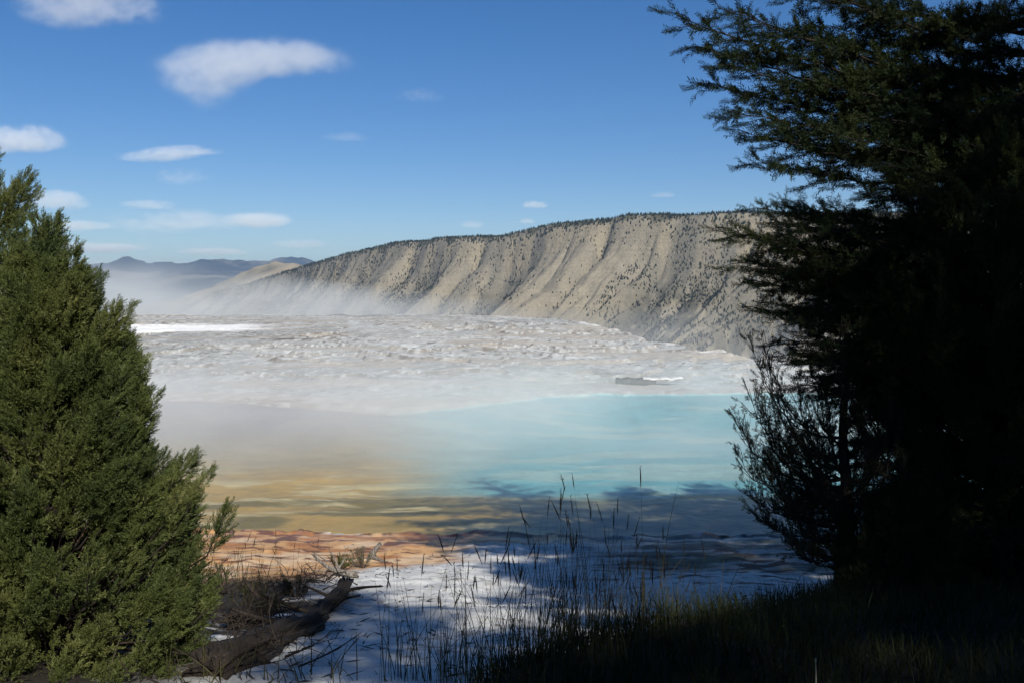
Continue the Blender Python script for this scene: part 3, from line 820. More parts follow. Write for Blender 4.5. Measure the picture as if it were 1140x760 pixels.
juniper(g3, 0.85, [(0, 0.5), (0.3, 0.62), (0.7, 0.45), (1.0, 0.1)], 24,
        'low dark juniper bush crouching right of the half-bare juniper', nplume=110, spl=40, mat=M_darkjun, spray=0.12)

# sparse juniper whose ascending bare branches show against the pool
def sparse_juniper(loc, seed, label):
    r = np.random.default_rng(seed)
    root = empty('sparse_juniper', loc, label, 'tree'); base = np.array(loc)
    wood = Acc(); lim = Acc(); fol = Acc()
    top = at(948, 385, 8.9) - base
    n = 10; t = np.linspace(0, 1, n)[:, None]
    tp = t * top[None] + np.stack([0.05 * np.sin(t[:, 0] * 7), 0.03 * np.cos(t[:, 0] * 6), 0 * t[:, 0]], 1); tp[0, 2] = -0.15
    tube(wood, tp, np.linspace(0.075, 0.018, n), 9)
    PP = []; DD = []; LL = []
    tg = [(843, 372, .62), (836, 430, .5), (829, 470, .42), (826, 505, .36), (832, 540, .28), (845, 575, .2), (868, 602, .14), (850, 400, .55), (860, 450, .45), (850, 500, .35), (868, 540, .25), (880, 575, .18),
          (880, 420, .5), (890, 480, .4), (900, 380, .6), (905, 520, .3), (915, 440, .48), (970, 400, .55), (985, 450, .45), (1000, 500, .36), (990, 540, .3), (975, 580, .2), (960, 480, .4), (1005, 420, .5), (940, 360, .65), (900, 600, .12), (940, 610, .12), (990, 600, .15), (838, 452, .45), (842, 520, .33), (862, 480, .4), (875, 500, .34), (955, 540, .25), (925, 560, .22)]
    for (px, py, f) in tg:
        for rep in range(3):
            Y = 8.7 + r.uniform(-0.6, 0.7)
            p2 = at(px + r.uniform(-9, 9) + rep * r.uniform(0, 14), py + r.uniform(-9, 9), Y) - base
            p0 = np.array([np.interp(f, t[:, 0], tp[:, k]) for k in range(3)])
            h = p2 - p0; p1 = p0 + np.array([h[0] * 0.75, h[1] * 0.75, -0.10 + min(0, h[2]) * 0.5])
            path = bez(p0, p1, p2, 12); path[1:-1] += r.normal(0, 0.012, (10, 3))
            tube(lim, path, np.linspace(0.010, 0.002, 12), 5)
            for q in range(26):
                u = r.uniform(0.2, 1); i = int(u * 11); p = path[min(i, 11)]
                d = nrm(nrm(path[min(i + 1, 11)] - path[max(i - 1, 0)]) + r.normal(0, 0.5, 3) + np.array([0, 0, 0.7]))
                sl = r.uniform(0.07, 0.26)
                e = p + d * sl
                tube(lim, bez(p, (p + e) / 2 + r.normal(0, .012, 3), e + np.array([0, 0, .02]), 4), [.0035, .003, .0022, .0015], 3)
                k = r.integers(1, 5)
                if k:
                    uu = r.uniform(0.4, 1, k)
                    PP.append(p[None] * (1 - uu[:, None]) + e[None] * uu[:, None]); DD.append(d[None] + r.normal(0, .5, (k, 3))); LL.append(r.uniform(0.04, 0.085, k))
    place(fol, JT, np.concatenate(PP), np.concatenate(DD), np.concatenate(LL), seed, 1.2)
    wood.obj('trunk', M_barkdark, root, True); lim.obj('branches', M_barkdark, root, True); fol.obj('crown', M_dead, root)
g4 = at(935, 640, 8.7)
sparse_juniper(on_ground(g4[0], 8.7), 31, 'thin half-bare juniper with curving upswept twigs against the turquoise pool')

# trees standing right of, behind and left of the viewer: they throw the shade over the foreground
OUT = 'firs around the viewer, outside the frame'
protos = []
for k, (x, y, top, Lm, lab) in enumerate([
        (9.3, -2.5, 12.0, 3.2, 'tall fir to the right of the viewer, out of frame, shading the dark firs'),
        (5.2, -8.5, 11.4, 2.6, 'full fir well behind the right shoulder of the viewer, out of frame'),
        (7.3, -2.2, 9.0, 2.4, 'shorter fir beside the tall one at the right of the viewer, out of frame'),
        (8.7, 11.6, 5.7, 2.6, 'fir beyond the right edge by the shore, nearest to the frame')]):
    g = on_ground(x, y)
    protos.append((fir(g, top - g[2], 60 + k, lab, nlimb=110, Lmax=Lm, zmin=0.8, detail=0.82, tw=0.30, tpl=FTc, up=0.15, full=True), top - g[2]))
def copy_tree(src, loc, scale, rz, label):
    r0 = src.copy(); COL.objects.link(r0); r0.location = loc; r0.scale = (scale,) * 3; r0.rotation_euler = (0, 0, rz); r0['label'] = label; r0['group'] = OUT
    for ch in src.children:
        c0 = ch.copy(); COL.objects.link(c0); c0.parent = r0
for k, (x, y, top, pr, lab) in enumerate([
        (7.6, -7.4, 10.6, 1, 'second fir well behind the viewer, right of the full one, out of frame'), (11.6, -4.2, 14, 0, 'tallest fir at the far right behind the viewer, out of frame'),
        (11.4, 12.7, 5.5, 3, 'second fir from the frame in the shore row at the right'),
        (13.9, 13.2, 5.6, 3, 'third fir from the frame in the shore row at the right'), (17.0, 14.0, 5.9, 3, 'last fir in the shore row at the right'),
        (-5.0, -7.5, 11, 0, 'tall fir behind the left shoulder of the viewer'),
        (3.0, -14.5, 11, 1, 'fir far behind the viewer, almost straight back'), (14.5, 3.0, 10, 2, 'fir at the far right beside the viewer')]):
    src, hh = protos[pr]; g = on_ground(x, y)
    copy_tree(src, g, (top - g[2]) / hh, k * 1.3, lab)
for p_, _ in protos: p_['group'] = OUT

# ------------------------------------------------------------------ fallen log and driftwood
def log_mesh(acc, P, rad, sides=40, seed=0, rough=0.2, axis_rep=8):
    r = np.random.default_rng(seed)
    n = len(P); T = nrm(np.gradient(P, axis=0))
    A = nrm(np.cross(T, [0, 0, 1.0])); B_ = np.cross(T, A)
    a = np.linspace(0, 2 * math.pi, sides, endpoint=False)
    s = np.linspace(0, 1, n)
    SS, AA = np.meshgrid(s, a, indexing='ij')
    L = np.linalg.norm(np.diff(P, axis=0), axis=1).sum()
    g = ridged(np.cos(AA) * 3 + 7, np.sin(AA) * 3 + SS * L * 0.35, 4, seed) + 0.5 * fbm(AA * 4, SS * L * 1.2, 3, seed + 5)
    rr = rad[:, None] * (1 - rough + rough * 1.6 * (g - 0.3))
    V = P[:, None] + rr[..., None] * (np.cos(AA)[..., None] * A[:, None] + np.sin(AA)[..., None] * B_[:, None])
    # splintered ends
    jag = min(0.16, L * 0.12) * fbm(a * 2.2, a * 0, 3, seed + 9)[:, None]
    V[0] -= T[0] * jag; V[-1] += T[-1] * jag * 1.6
    i = np.arange(n - 1)[:, None] * sides; k = np.arange(sides)[None, :]; k2 = (k + 1) % sides
    Q = np.stack([i + k, i + sides + k, i + sides + k2, i + k2], -1).reshape(-1, 4)
    V = V.reshape(-1, 3); V = np.concatenate([V, P[:1] + T[0] * 0.05, P[-1:] - T[-1] * 0.08])
    c0 = n * sides; k = np.arange(sides); k2 = (k + 1) % sides
    T_ = np.concatenate([np.stack([k, k2, k * 0 + c0], 1), np.stack([(n - 1) * sides + k2, (n - 1) * sides + k, k * 0 + c0 + 1], 1)])
    acc.add(V, T=T_, Q=Q)

def gpt(px, py, lift=0.0):
    """where the ray through a photo pixel meets the ground"""
    r_ = ray(px, py)
    ys = np.linspace(3.2, 60, 6000); P = r_[None] * (ys / r_[1])[:, None]
    hz = H(P[:, 0], P[:, 1]); i = np.argmax(P[:, 2] < hz)
    p = P[i].copy(); p[2] = hz[i] + lift
    return p

l0 = gpt(236, 752); l1 = gpt(392, 657)
root = empty('fallen_log', l0, 'dark rotting fallen log pointing from the juniper toward the pool', 'log')
n = 60; t = np.linspace(0, 1, n)
P = l0[None] * (1 - t[:, None]) + l1[None] * t[:, None]
P[:, 2] = H(P[:, 0], P[:, 1]); P[:, 2] = np.convolve(np.pad(P[:, 2], 8, 'edge'), np.ones(17) / 17, 'valid')
P[:, 0] += 0.07 * np.sin(t * 5) + 0.03 * np.sin(t * 17); rad = (0.135 - 0.05 * t) * (0.75 + 0.5 * fbm(t * 6, t * 0, 3, 88)); P[:, 2] += rad * 0.5
a = Acc(); log_mesh(a, P - l0, rad, 64, 3, 0.75); a.obj('trunk', M_log, root)
def stub(parent, name, p0, p1, r0, r1, mat, seed, bend=0.05):
    r = np.random.default_rng(seed); a = Acc()
    path = bez(p0, (p0 + p1) / 2 + r.normal(0, bend, 3), p1, 9)
    log_mesh(a, path, np.linspace(r0, r1, 9), 14, seed, 0.35); return a.obj(name, mat, parent)
for k, (tt, d, L, rr) in enumerate([(0.90, (0.9, 0.3, 0.05), 0.40, 0.03), (0.80, (-0.8, 0.3, 0.25), 0.3, 0.028), (0.6, (-0.9, 0.1, 0.3), 0.5, 0.03), (0.4, (-0.8, -0.2, 0.3), 0.5, 0.03), (0.72, (0.6, 0.4, 0.1), 0.3, 0.025)]):
    p = P[int(tt * (n - 1))] - l0
    stub(root, 'branch_stub', p, p + nrm(d) * (L + rad[0] * .5), rr, rr * 0.45, M_log, 70 + k)

# second slab of broken wood beside it
l2 = gpt(262, 700); l3 = gpt(318, 662)
root2 = empty('broken_log', l2, 'splintered dark piece of wood lying left of the fallen log', 'log')
PB = np.linspace(l2, l3, 24); PB[:, 2] = H(PB[:, 0], PB[:, 1]) + 0.09
a = Acc(); log_mesh(a, PB - l2, np.linspace(0.10, 0.07, 24), 36, 9, 0.5); a.obj('trunk', M_log, root2)
stub(root2, 'branch_stub', PB[12] - l2, PB[12] - l2 + np.array([-0.25, 0.1, 0.22]), 0.035, 0.015, M_log, 91)

# silver driftwood piece standing up at the shore
d0 = gpt(416, 622); root3 = empty('driftwood_stump', d0, 'small silver-grey driftwood stump leaning right on the orange shore', 'driftwood')
d1 = at(424, 601, d0[1]) - d0
stub(root3, 'stem', np.array([-0.1, 0, -0.05]), d1 * 0.75, 0.075, 0.035, M_barkgrey, 5, 0.03)
stub(root3, 'root', np.array([-0.05, 0, 0.03]), np.array([-0.42, -0.12, 0.04]), 0.05, 0.02, M_barkgrey, 6)
stub(root3, 'root', np.array([0.0, 0, 0.03]), np.array([0.25, -0.25, 0.02]), 0.045, 0.02, M_barkgrey, 7)
# silvery dead limb further left
e0 = gpt(378, 640); root4 = empty('dead_branch', e0, 'grey weathered dead branch lying between the log and the stump', 'driftwood')
e1 = at(352, 620, e0[1]) - e0
stub(root4, 'stem', np.array([0.25, -0.1, 0.04]), e1, 0.055, 0.02, M_barkgrey, 8)
for k, (dx, dy, dz) in enumerate([(-.35, .05, .30), (-.15, .1, .34), (.05, .1, .26), (-.42, 0, .08)]):
    stub(root4, 'twig', np.array([0.05 - 0.05 * k, 0, 0.06]), np.array([dx, dy, dz]), 0.018, 0.006, M_barkgrey, 80 + k)

# ------------------------------------------------------------------ small shrubs and weeds
def shrub(px, py, h, w, seed, label, mat, name='sagebrush', n=60, stems=16, spray=0.06):
    r = np.random.default_rng(seed); p = gpt(px, py)
    root = empty(name, p, label, 'shrub'); st = Acc(); fol = Acc(); PP = []; DD = []; LL = []
    for k in range(stems):
        az = r.uniform(0, 6.28); d = np.array([math.cos(az) * r.uniform(.2, 1) * w, math.sin(az) * r.uniform(.2, 1) * w, h * r.uniform(.5, 1)])
        path = bez(np.array([0, 0, -0.02]), d * np.array([.6, .6, .3]), d, 7); tube(st, path, np.linspace(.008, .002, 7), 4)
        u = r.uniform(0.35, 1, n // stems + 2)
        q = np.stack([np.interp(u, np.linspace(0, 1, 7), path[:, c]) for c in range(3)], 1)
        PP.append(q); DD.append(nrm(d)[None] + r.normal(0, .5, q.shape)); LL.append(spray * r.uniform(.6, 1.3, len(q)))
    place(fol, JT, np.concatenate(PP), np.concatenate(DD), np.concatenate(LL), seed, 1.4)
    st.obj('stems', M_bark, root); fol.obj('leaves', mat, root)
shrub(404, 632, 0.34, 0.22, 1, 'pale sage bush catching sun just left of the driftwood stump', M_sage, n=170)
shrub(378, 634, 0.30, 0.24, 2, 'dark low bush growing beside the grey dead branch', M_jun, n=130, name='low_bush')
shrub(246, 655, 0.34, 0.2, 3, 'small dark sprig beside the right edge of the juniper', M_jun, n=120, name='low_bush')

def brush(px, py, n, L, w, seed, label, mat):
    r = np.random.default_rng(seed); p = gpt(px, py); root = empty('dead_brush', p, label, 'brush'); a = Acc()
    for k in range(n):
        ox, oy = r.normal(0, w, 2); b = np.array([ox, oy, ground_z(p[0] + ox, p[1] + oy) - p[2] + r.uniform(0, .12)])
        d = nrm(np.array([r.normal(), r.normal() * .8, abs(r.normal()) * .45])) * L * r.uniform(.3, 1)
        path = bez(b, b + d * .5 + r.normal(0, .05, 3), b + d, 7); tube(a, path, np.linspace(1, .25, 7) * r.uniform(.003, .012), 4)
        for q in range(3):
            i = r.integers(2, 6); e = nrm(d / L + r.normal(0, .6, 3)) * L * .3; tube(a, bez(path[i], path[i] + e * .5 + r.normal(0, .015, 3), path[i] + e, 4), [.004, .003, .002, .001], 3)
    a.obj('twigs', mat, root)
brush(262, 700, 70, .55, .33, 41, 'dark tangle of dead twigs between the juniper and the fallen log', M_barkdark)
brush(300, 668, 60, .55, .38, 42, 'dark tangle of dead twigs along the far half of the fallen log', M_barkdark)
brush(352, 650, 40, .45, .30, 43, 'dead twigs heaped where the fallen log ends', M_barkdark)
brush(250, 738, 50, .5, .28, 44, 'dead twigs at the near end of the fallen log', M_barkdark)
shrub(330, 664, 0.26, 0.3, 4, 'dark low bush pressed against the far half of the fallen log', M_dead, n=220, name='low_bush')
shrub(285, 690, 0.30, 0.3, 5, 'dark low bush behind the middle of the fallen log', M_dead, n=240, name='low_bush')

def grass_clump(px, py, n, h, spread, seed, label, seeds=0.3, name='grass_clump', wbl=0.0025, cat='grass', lean=0.13, Y=None, seedlen=0.09):
    r = np.random.default_rng(seed)
    if Y is None: p = gpt(px, py)
    else: q = at(px, py, Y); p = np.array(on_ground(q[0], Y))
    root = empty(name, p, label, cat)
    bl = Acc()
    OX = r.normal(0, spread, (n, 2)); OZ = H(p[0] + OX[:, 0], p[1] + OX[:, 1])
    for k in range(n):
        b = np.array([OX[k, 0], OX[k, 1], OZ[k] - p[2] - 0.03])
        hh = h * r.uniform(0.2, 1.0); az = r.uniform(0, 6.28); ln = abs(r.normal(0, lean * 1.5)) * hh
        has = r.uniform() < seeds
        if has: hh = max(hh, h * r.uniform(.7, 1.05))
        tip = b + np.array([math.cos(az) * ln * 1.6, math.sin(az) * ln, hh])
        m1 = b + np.array([math.cos(az) * ln * 0.3, math.sin(az) * ln * .3, hh * 0.55])
        path = bez(b, m1, tip, 7)
        s = nrm(np.array([r.normal(), r.normal() * 0.4, 0])); w = (wbl * (0.55 if has else 1.0)) * np.array([1, 1, .95, .85, .7, .5, .12])
        V = np.concatenate([path + s * w[:, None], path - s * w[:, None]])
        i = np.arange(6); Q = np.stack([i, i + 1, i + 8, i + 7], 1)
        if has: stk = Acc(); sd = Acc(); stk.add(V, Q=Q)
        else: bl.add(V, Q=Q)
        if has:
            T = nrm(path[-1] - path[-2]); L = seedlen * r.uniform(.7, 1.3)
            c = tip[None] + T[None] * np.linspace(-0.3 * L, L, 6)[:, None]
            tube(sd, c, np.array([.001, .0026, .0034, .003, .002, .0006]) * r.uniform(.8, 1.3), 5)
            for z_ in range(9):
                u = r.uniform(0, 1); pp = c[0] * (1 - u) + c[-1] * u; dd = nrm(T + r.normal(0, .45, 3)); sdir = nrm(np.cross(dd, r.normal(size=3)))
                sd.add(np.stack([pp, pp + dd * .010 + sdir * .0016, pp + dd * .022, pp + dd * .010 - sdir * .0016]), Q=[(0, 1, 2, 3)])
            so_ = stk.obj('stalk', M_grassdry, root); sd.obj('seed_head', M_seed, so_)
    bl.obj('leaf_tuft', M_grassdry, root)
GR = 'tall seeding grass clumps in front of the pool'
for args in [
    (648, 728, 110, 1.05, 0.17, 1, 'tallest grass clump, its seed heads rising to the shaded water', .30, 6.2),
    (700, 712, 130, 0.70, 0.20, 2, 'dense seeding grass clump at the left end of the dark bank', .35, 6.6),
    (595, 745, 70, 0.72, 0.16, 3, 'seeding grass clump just left of the tallest clump', .3, 5.7),
    (545, 748, 60, 0.78, 0.15, 4, 'seeding grass clump standing over the middle of the white slope', .45, 5.9),
    (498, 752, 45, 0.62, 0.14, 5, 'lower seeding grass clump left of the middle of the white slope', .35, 5.8),
    (448, 757, 26, 0.72, 0.10, 6, 'thin grass clump with one tall seed head, leftmost on the white slope', .3, 5.9),
    (735, 690, 70, 0.55, 0.24, 7, 'short grass clump at the crest of the dark bank', .15, 6.9),
    (668, 752, 130, 0.5, 0.25, 8, 'short dense grass clump at the foot of the tallest clump', .15, 5.4),
    (590, 768, 80, 0.42, 0.22, 9, 'short dark grass clump at the bottom edge of the picture', .1, 4.9)]:
    px, py, n_, h_, s_, sd_, lab, se, Y_ = args
    grass_clump(px, py, int(n_ * 1.25), h_, s_, sd_ + 200, lab, se * 0.6, Y=Y_)
    bpy.context.scene.objects  # keep
for o in COL.objects:
    if o.name.startswith('grass_clump'): o['group'] = GR
grass_clump(272, 660, 34, 0.75, 0.30, 301, 'wispy dry stalks rising between the juniper and the log', .3, name='dry_weed', cat='weed', Y=11.5, wbl=0.004)
grass_clump(292, 648, 26, 0.62, 0.25, 302, 'thin dry stalks in front of the orange shore, right of the wispy ones', .3, name='dry_weed', cat='weed', Y=12.5, wbl=0.004)
grass_clump(352, 756, 30, 0.32, 0.14, 303, 'small spindly weed on the white slope below the log', .1, name='dry_weed', cat='weed', wbl=0.004, lean=.35)
grass_clump(232, 765, 40, 0.30, 0.20, 304, 'low dry weed at the foot of the broad juniper', .1, name='dry_weed', cat='weed', wbl=0.004, lean=.35, Y=5.9)

def leafy_weed(px, py, Y, h, seed, label):
    r = np.random.default_rng(seed); q = at(px, py, Y); p = np.array(on_ground(q[0], Y))
    root = empty('leafy_weed', p, label, 'weed'); st = Acc(); lf = Acc()
    tip = np.array([r.uniform(-.1, .02), r.uniform(-.03, .03), h]); path = bez(np.array([0, 0, -.02]), tip * np.array([.2, .2, .5]), tip, 12)
    tube(st, path, np.linspace(.005, .002, 12), 4)
    K = []
    for i in range(2, 12):
        for q_ in range(3):
            kite(K, path[i] + r.normal(0, .003, 3), np.array([r.normal(), r.normal(), r.uniform(.3, 1.2)]), r.uniform(.025, .05), .009, r)
    K = np.array(K).reshape(-1, 3); lf.add(K, Q=np.arange(len(K)).reshape(-1, 4))
    st.obj('stem', M_bark, root); lf.obj('leaves', M_dead, root)
    root['group'] = 'dark leafy weeds in front of the sunlit shore patch'
for k, (px, h, lab) in enumerate([(797, .20, 'leftmost of the dark leafy weeds on the crest of the bank'), (811, .27, 'dark leafy weed just right of the leftmost one'), (826, .32, 'tallest dark leafy weed in the middle of the row'),
                                  (838, .24, 'dark leafy weed just right of the tallest one'), (852, .22, 'rightmost of the dark leafy weeds on the crest of the bank')]):
    leafy_weed(px, 668, 7.9, h, 400 + k, lab)
# single pale dry stalk
q = at(908, 780, 4.2); p = np.array(on_ground(q[0], 4.2))
root = empty('dry_stalk', p, 'single pale straw stalk standing in the dark grass at bottom right', 'stalk')
topz = at(908, 737, 4.2)[2] - p[2]
a = Acc(); tube(a, bez(np.array([0, 0, 0.]), np.array([.004, 0, topz / 2]), np.array([-.002, 0, topz]), 6), [.0035, .0035, .0032, .003, .0028, .0022], 6); a.obj('stem', M_strawpale, root)
a = Acc(); tube(a, bez(np.array([-.002, 0, topz - .002]), np.array([-.002, 0, topz + .01]), np.array([-.003, 0, topz + .022]), 5), [.002, .0042, .0045, .003, .001], 6); a.obj('seed_head', M_strawpale, root)

# turf over the bank
def turf():
    r = np.random.default_rng(5); n = 120000
    y = 3.0 + 13.5 * r.uniform(0, 1, n) ** 1.7; x = r.uniform(-0.75, 1.0, n) * (y * 0.62 + 1.4)
    z, s1, s2, st, fr, outc, d, e = H(x, y, True)
    keep = (e > 0.05 + r.normal(0, .14, n)) & (fbm(x * 1.4, y * 1.4, 3, 501) + r.uniform(-.12, .12, n) > 0.18) & (s1 < -3) & (x > bank_edge(y) - .5)
    x, y, z = x[keep], y[keep], z[keep]; n = len(x)
    h = r.uniform(0.06, 0.24, n) * (0.6 + 0.8 * fbm(x * .9, y * .9, 2, 502))
    az = r.uniform(0, 6.28, n); ln = h * r.uniform(.1, .8, n); w = r.uniform(.0015, .003, n) * (0.7 + y / 12)
    b = np.stack([x, y, z - .01], 1); dr = np.stack([np.cos(az), np.sin(az), 0 * az], 1)
    a2 = r.uniform(0, 6.28, n); sd = np.stack([np.cos(a2), np.sin(a2), 0 * az], 1) * w[:, None]
    up = np.array([[0, 0, 1.0]])
    m = b + dr * (ln * .35)[:, None] + up * (h * .6)[:, None]; t = b + dr * ln[:, None] + up * h[:, None]
    V = np.stack([b - sd, b + sd, m + sd * .8, m - sd * .8, t], 1).reshape(-1, 3)
    o = (np.arange(n) * 5)[:, None]
    a = Acc(); a.add(V, T=np.concatenate([o + 3, o + 2, o + 4], 1), Q=np.concatenate([o, o + 1, o + 2, o + 3], 1))
    tag(a.obj('grass', M_turf), 'dark shaded turf covering the near bank on the right', 'grass', kind='stuff')
turf()

# twigs, bark chips and dry scraps strewn over the sinter
def litter():
    r = np.random.default_rng(6); n = 5200
    y = 4 + 15 * r.uniform(0, 1, n) ** 1.2; x = r.uniform(-.62, .5, n) * y
    z, s1, s2, st, fr, outc, d, e = H(x, y, True)
    dens = fbm(x * .8, y * .8, 3, 510)
    near = np.exp(-((x + 2.3) / .9) ** 2) * (y < 15)
    keep = (s1 < -.4) & (r.uniform(0, 1, n) < 0.10 + .5 * sstep(.5, .65, dens) + .6 * near)
    x, y, z = x[keep], y[keep], z[keep]; n = len(x)
    L = r.uniform(.015, .10, n) ; az = r.uniform(0, 3.14, n); w = r.uniform(.002, .008, n)
    dr = np.stack([np.cos(az) * L, np.sin(az) * L, r.uniform(-.1, .25, n) * L], 1); sd = np.stack([-np.sin(az) * w, np.cos(az) * w, 0 * w], 1)
    c = np.stack([x, y, z + .008], 1); up = np.stack([0 * w, 0 * w, w], 1)
    V = np.stack([c - dr, c + sd, c + dr, c - sd, c + up * 1.3], 1).reshape(-1, 3); o = (np.arange(n) * 5)[:, None]
    T = np.concatenate([np.concatenate([o, o + 1, o + 4], 1), np.concatenate([o + 1, o + 2, o + 4], 1), np.concatenate([o + 2, o + 3, o + 4], 1), np.concatenate([o + 3, o, o + 4], 1)])
    a = Acc(); a.add(V, T=T); tag(a.obj('twig_litter', M_log), 'scattered dark twigs and bark scraps on the white slope', 'litter', kind='stuff')
litter()

# flat travertine ledge by the far side of the turquoise water
def ledge():
    p0 = at(688, 439, 52.0); base = np.array([p0[0], 52.0, ground_z(p0[0], 52.0)])
    r = np.random.default_rng(9)
    root = empty('travertine_ledge', base, 'low pale ledge with a dark undercut at the far right shore of the pool', 'rock')
    for nm, x0, x1, zt, th, mt in (('slab', 1.3, 3.4, 0.34, 0.10, M_led), ('undercut_shade', -0.1, 2.0, 0.26, 0.34, M_ledshade)):  # the lower dark block stands in for the shaded gap
        a = Acc(); n = 40; xs = np.linspace(x0, x1, n)
        k = np.sin(np.linspace(0.06, 1, n) * math.pi * .97) ** .4
        fr_ = -0.55 * k + (fbm(xs * 3, xs * 0, 3, 91) - .5) * .3; bk = 0.6 * k
        top = zt + (fbm(xs * 4, xs * 0, 3, 92) - .5) * .16
        V = np.stack([np.stack([xs, fr_, top - th], 1), np.stack([xs, fr_ - .03, top - th * .3], 1), np.stack([xs, fr_ + .06, top], 1), np.stack([xs, bk, top + .02], 1), np.stack([xs, bk + .1, top - th], 1)], 1)
        i = np.arange(n - 1)[:, None] * 5; k_ = np.arange(5)[None]; k2 = (k_ + 1) % 5
        Q = np.stack([i + k_, i + k2, i + 5 + k2, i + 5 + k_], -1).reshape(-1, 4)
        a.add(V.reshape(-1, 3), Q=Q); a.obj(nm, mt, root)
def mat_rock(name, a_, b_):
    m, nt, out = newmat(name); oc = objcoord(nt); f = noise_node(nt, oc, 2.5, 6, .7)
    principled(nt, out, ramp(nt, f, [(.35, a_), (.65, b_)]), .9, .2, f, .8, .08); return m
M_led = mat_rock('pale_travertine', (.6, .57, .52), (.8, .78, .74)); M_ledshade = mat_rock('ledge_gap_shade', (.03, .026, .022), (.09, .08, .07))  # the near-black one has the gap's shade put into its colour
ledge()

# ------------------------------------------------------------------ clouds (volumes far outside the haze box)
def mat_cloud(name, dens, cover, wedge=False):
    m, nt, out = newmat(name)
    oc = objcoord(nt); oi = N(nt, 'ShaderNodeObjectInfo')
    mm = N(nt, 'ShaderNodeVectorMath', operation='SCALE'); mm.inputs[0].default_value = (37, 53, 71); nt.links.new(oi.outputs['Random'], mm.inputs['Scale'])
    def seeded(s):
        n = N(nt, 'ShaderNodeVectorMath', operation='MULTIPLY_ADD'); nt.links.new(oc, n.inputs[0]); n.inputs[1].default_value = s
        nt.links.new(mm.outputs[0], n.inputs[2]); return n.outputs[0]
    wn = N(nt, 'ShaderNodeTexNoise'); wn.inputs['Scale'].default_value = 1.0; wn.inputs['Detail'].default_value = 2; nt.links.new(seeded((1.3, 1.0, 0.7)), wn.inputs['Vector'])
    w0 = N(nt, 'ShaderNodeVectorMath', operation='SUBTRACT'); nt.links.new(wn.outputs['Color'], w0.inputs[0]); w0.inputs[1].default_value = (.5, .5, .5)
    w1 = N(nt, 'ShaderNodeVectorMath', operation='MULTIPLY_ADD'); nt.links.new(w0.outputs[0], w1.inputs[0]); w1.inputs[1].default_value = (1.1, .6, 1.5)
    sx = N(nt, 'ShaderNodeSeparateXYZ'); nt.links.new(oc, sx.inputs[0])
    x, y, z = sx.outputs
    if wedge:      # flat top, belly hanging down left of the middle
        tri = mathn(nt, 'SUBTRACT', 1.0, mathn(nt, 'MULTIPLY', mathn(nt, 'ABSOLUTE', mathn(nt, 'ADD', x, 0.42)), 2.0), True)
        low = mathn(nt, 'ADD', mathn(nt, 'MULTIPLY', tri, 0.85), 0.38)
        zz = mathn(nt, 'SUBTRACT', z, 0.30)
        isl = mathn(nt, 'LESS_THAN', zz, 0.0)
        den = mathn(nt, 'ADD', mathn(nt, 'MULTIPLY', isl, low), mathn(nt, 'MULTIPLY', mathn(nt, 'SUBTRACT', 1.0, isl), 0.55))
        z = mathn(nt, 'DIVIDE', zz, den)
    else:          # flat base, fuller top
        isl = mathn(nt, 'LESS_THAN', z, 0.0)
        z = mathn(nt, 'MULTIPLY', z, mathn(nt, 'ADD', 1.0, mathn(nt, 'MULTIPLY', isl, 0.7)))
    cb = N(nt, 'ShaderNodeCombineXYZ')
    for k, q in enumerate((x, y, z)): nt.links.new(q, cb.inputs[k])
    nt.links.new(cb.outputs[0], w1.inputs[2])
    if wedge: w1.inputs[1].default_value = (.5, .4, .5)
    ln = N(nt, 'ShaderNodeVectorMath', operation='LENGTH'); nt.links.new(w1.outputs[0], ln.inputs[0])
    l0 = N(nt, 'ShaderNodeVectorMath', operation='LENGTH'); nt.links.new(oc, l0.inputs[0])
    f = noise_node(nt, seeded((4.2, 2.6, 2.2)), 1.3, 7, .68)
    body = mathn(nt, 'SUBTRACT', 1.0, ln.outputs['Value'])
    v = mathn(nt, 'ADD', mathn(nt, 'MULTIPLY', body, 1.0), mathn(nt, 'MULTIPLY', mathn(nt, 'SUBTRACT', f, cover), 3.4))
    v = maprange(nt, v, 0.0, 1.0, 0, 1, True)
    v = mathn(nt, 'MULTIPLY', v, maprange(nt, l0.outputs['Value'], 0.7, 0.99, 1, 0, True))
    v = mathn(nt, 'MULTIPLY', v, maprange(nt, body, 0.0, 0.35, 0, 1, True))
    d = mathn(nt, 'MULTIPLY', v, dens)
    pv = N(nt, 'ShaderNodeVolumePrincipled'); pv.inputs['Color'].default_value = (1, 1, 1, 1); pv.inputs['Anisotropy'].default_value = -0.3
    nt.links.new(d, pv.inputs['Density']); nt.links.new(pv.outputs[0], out.inputs['Volume'])
    return m
CLM = {}
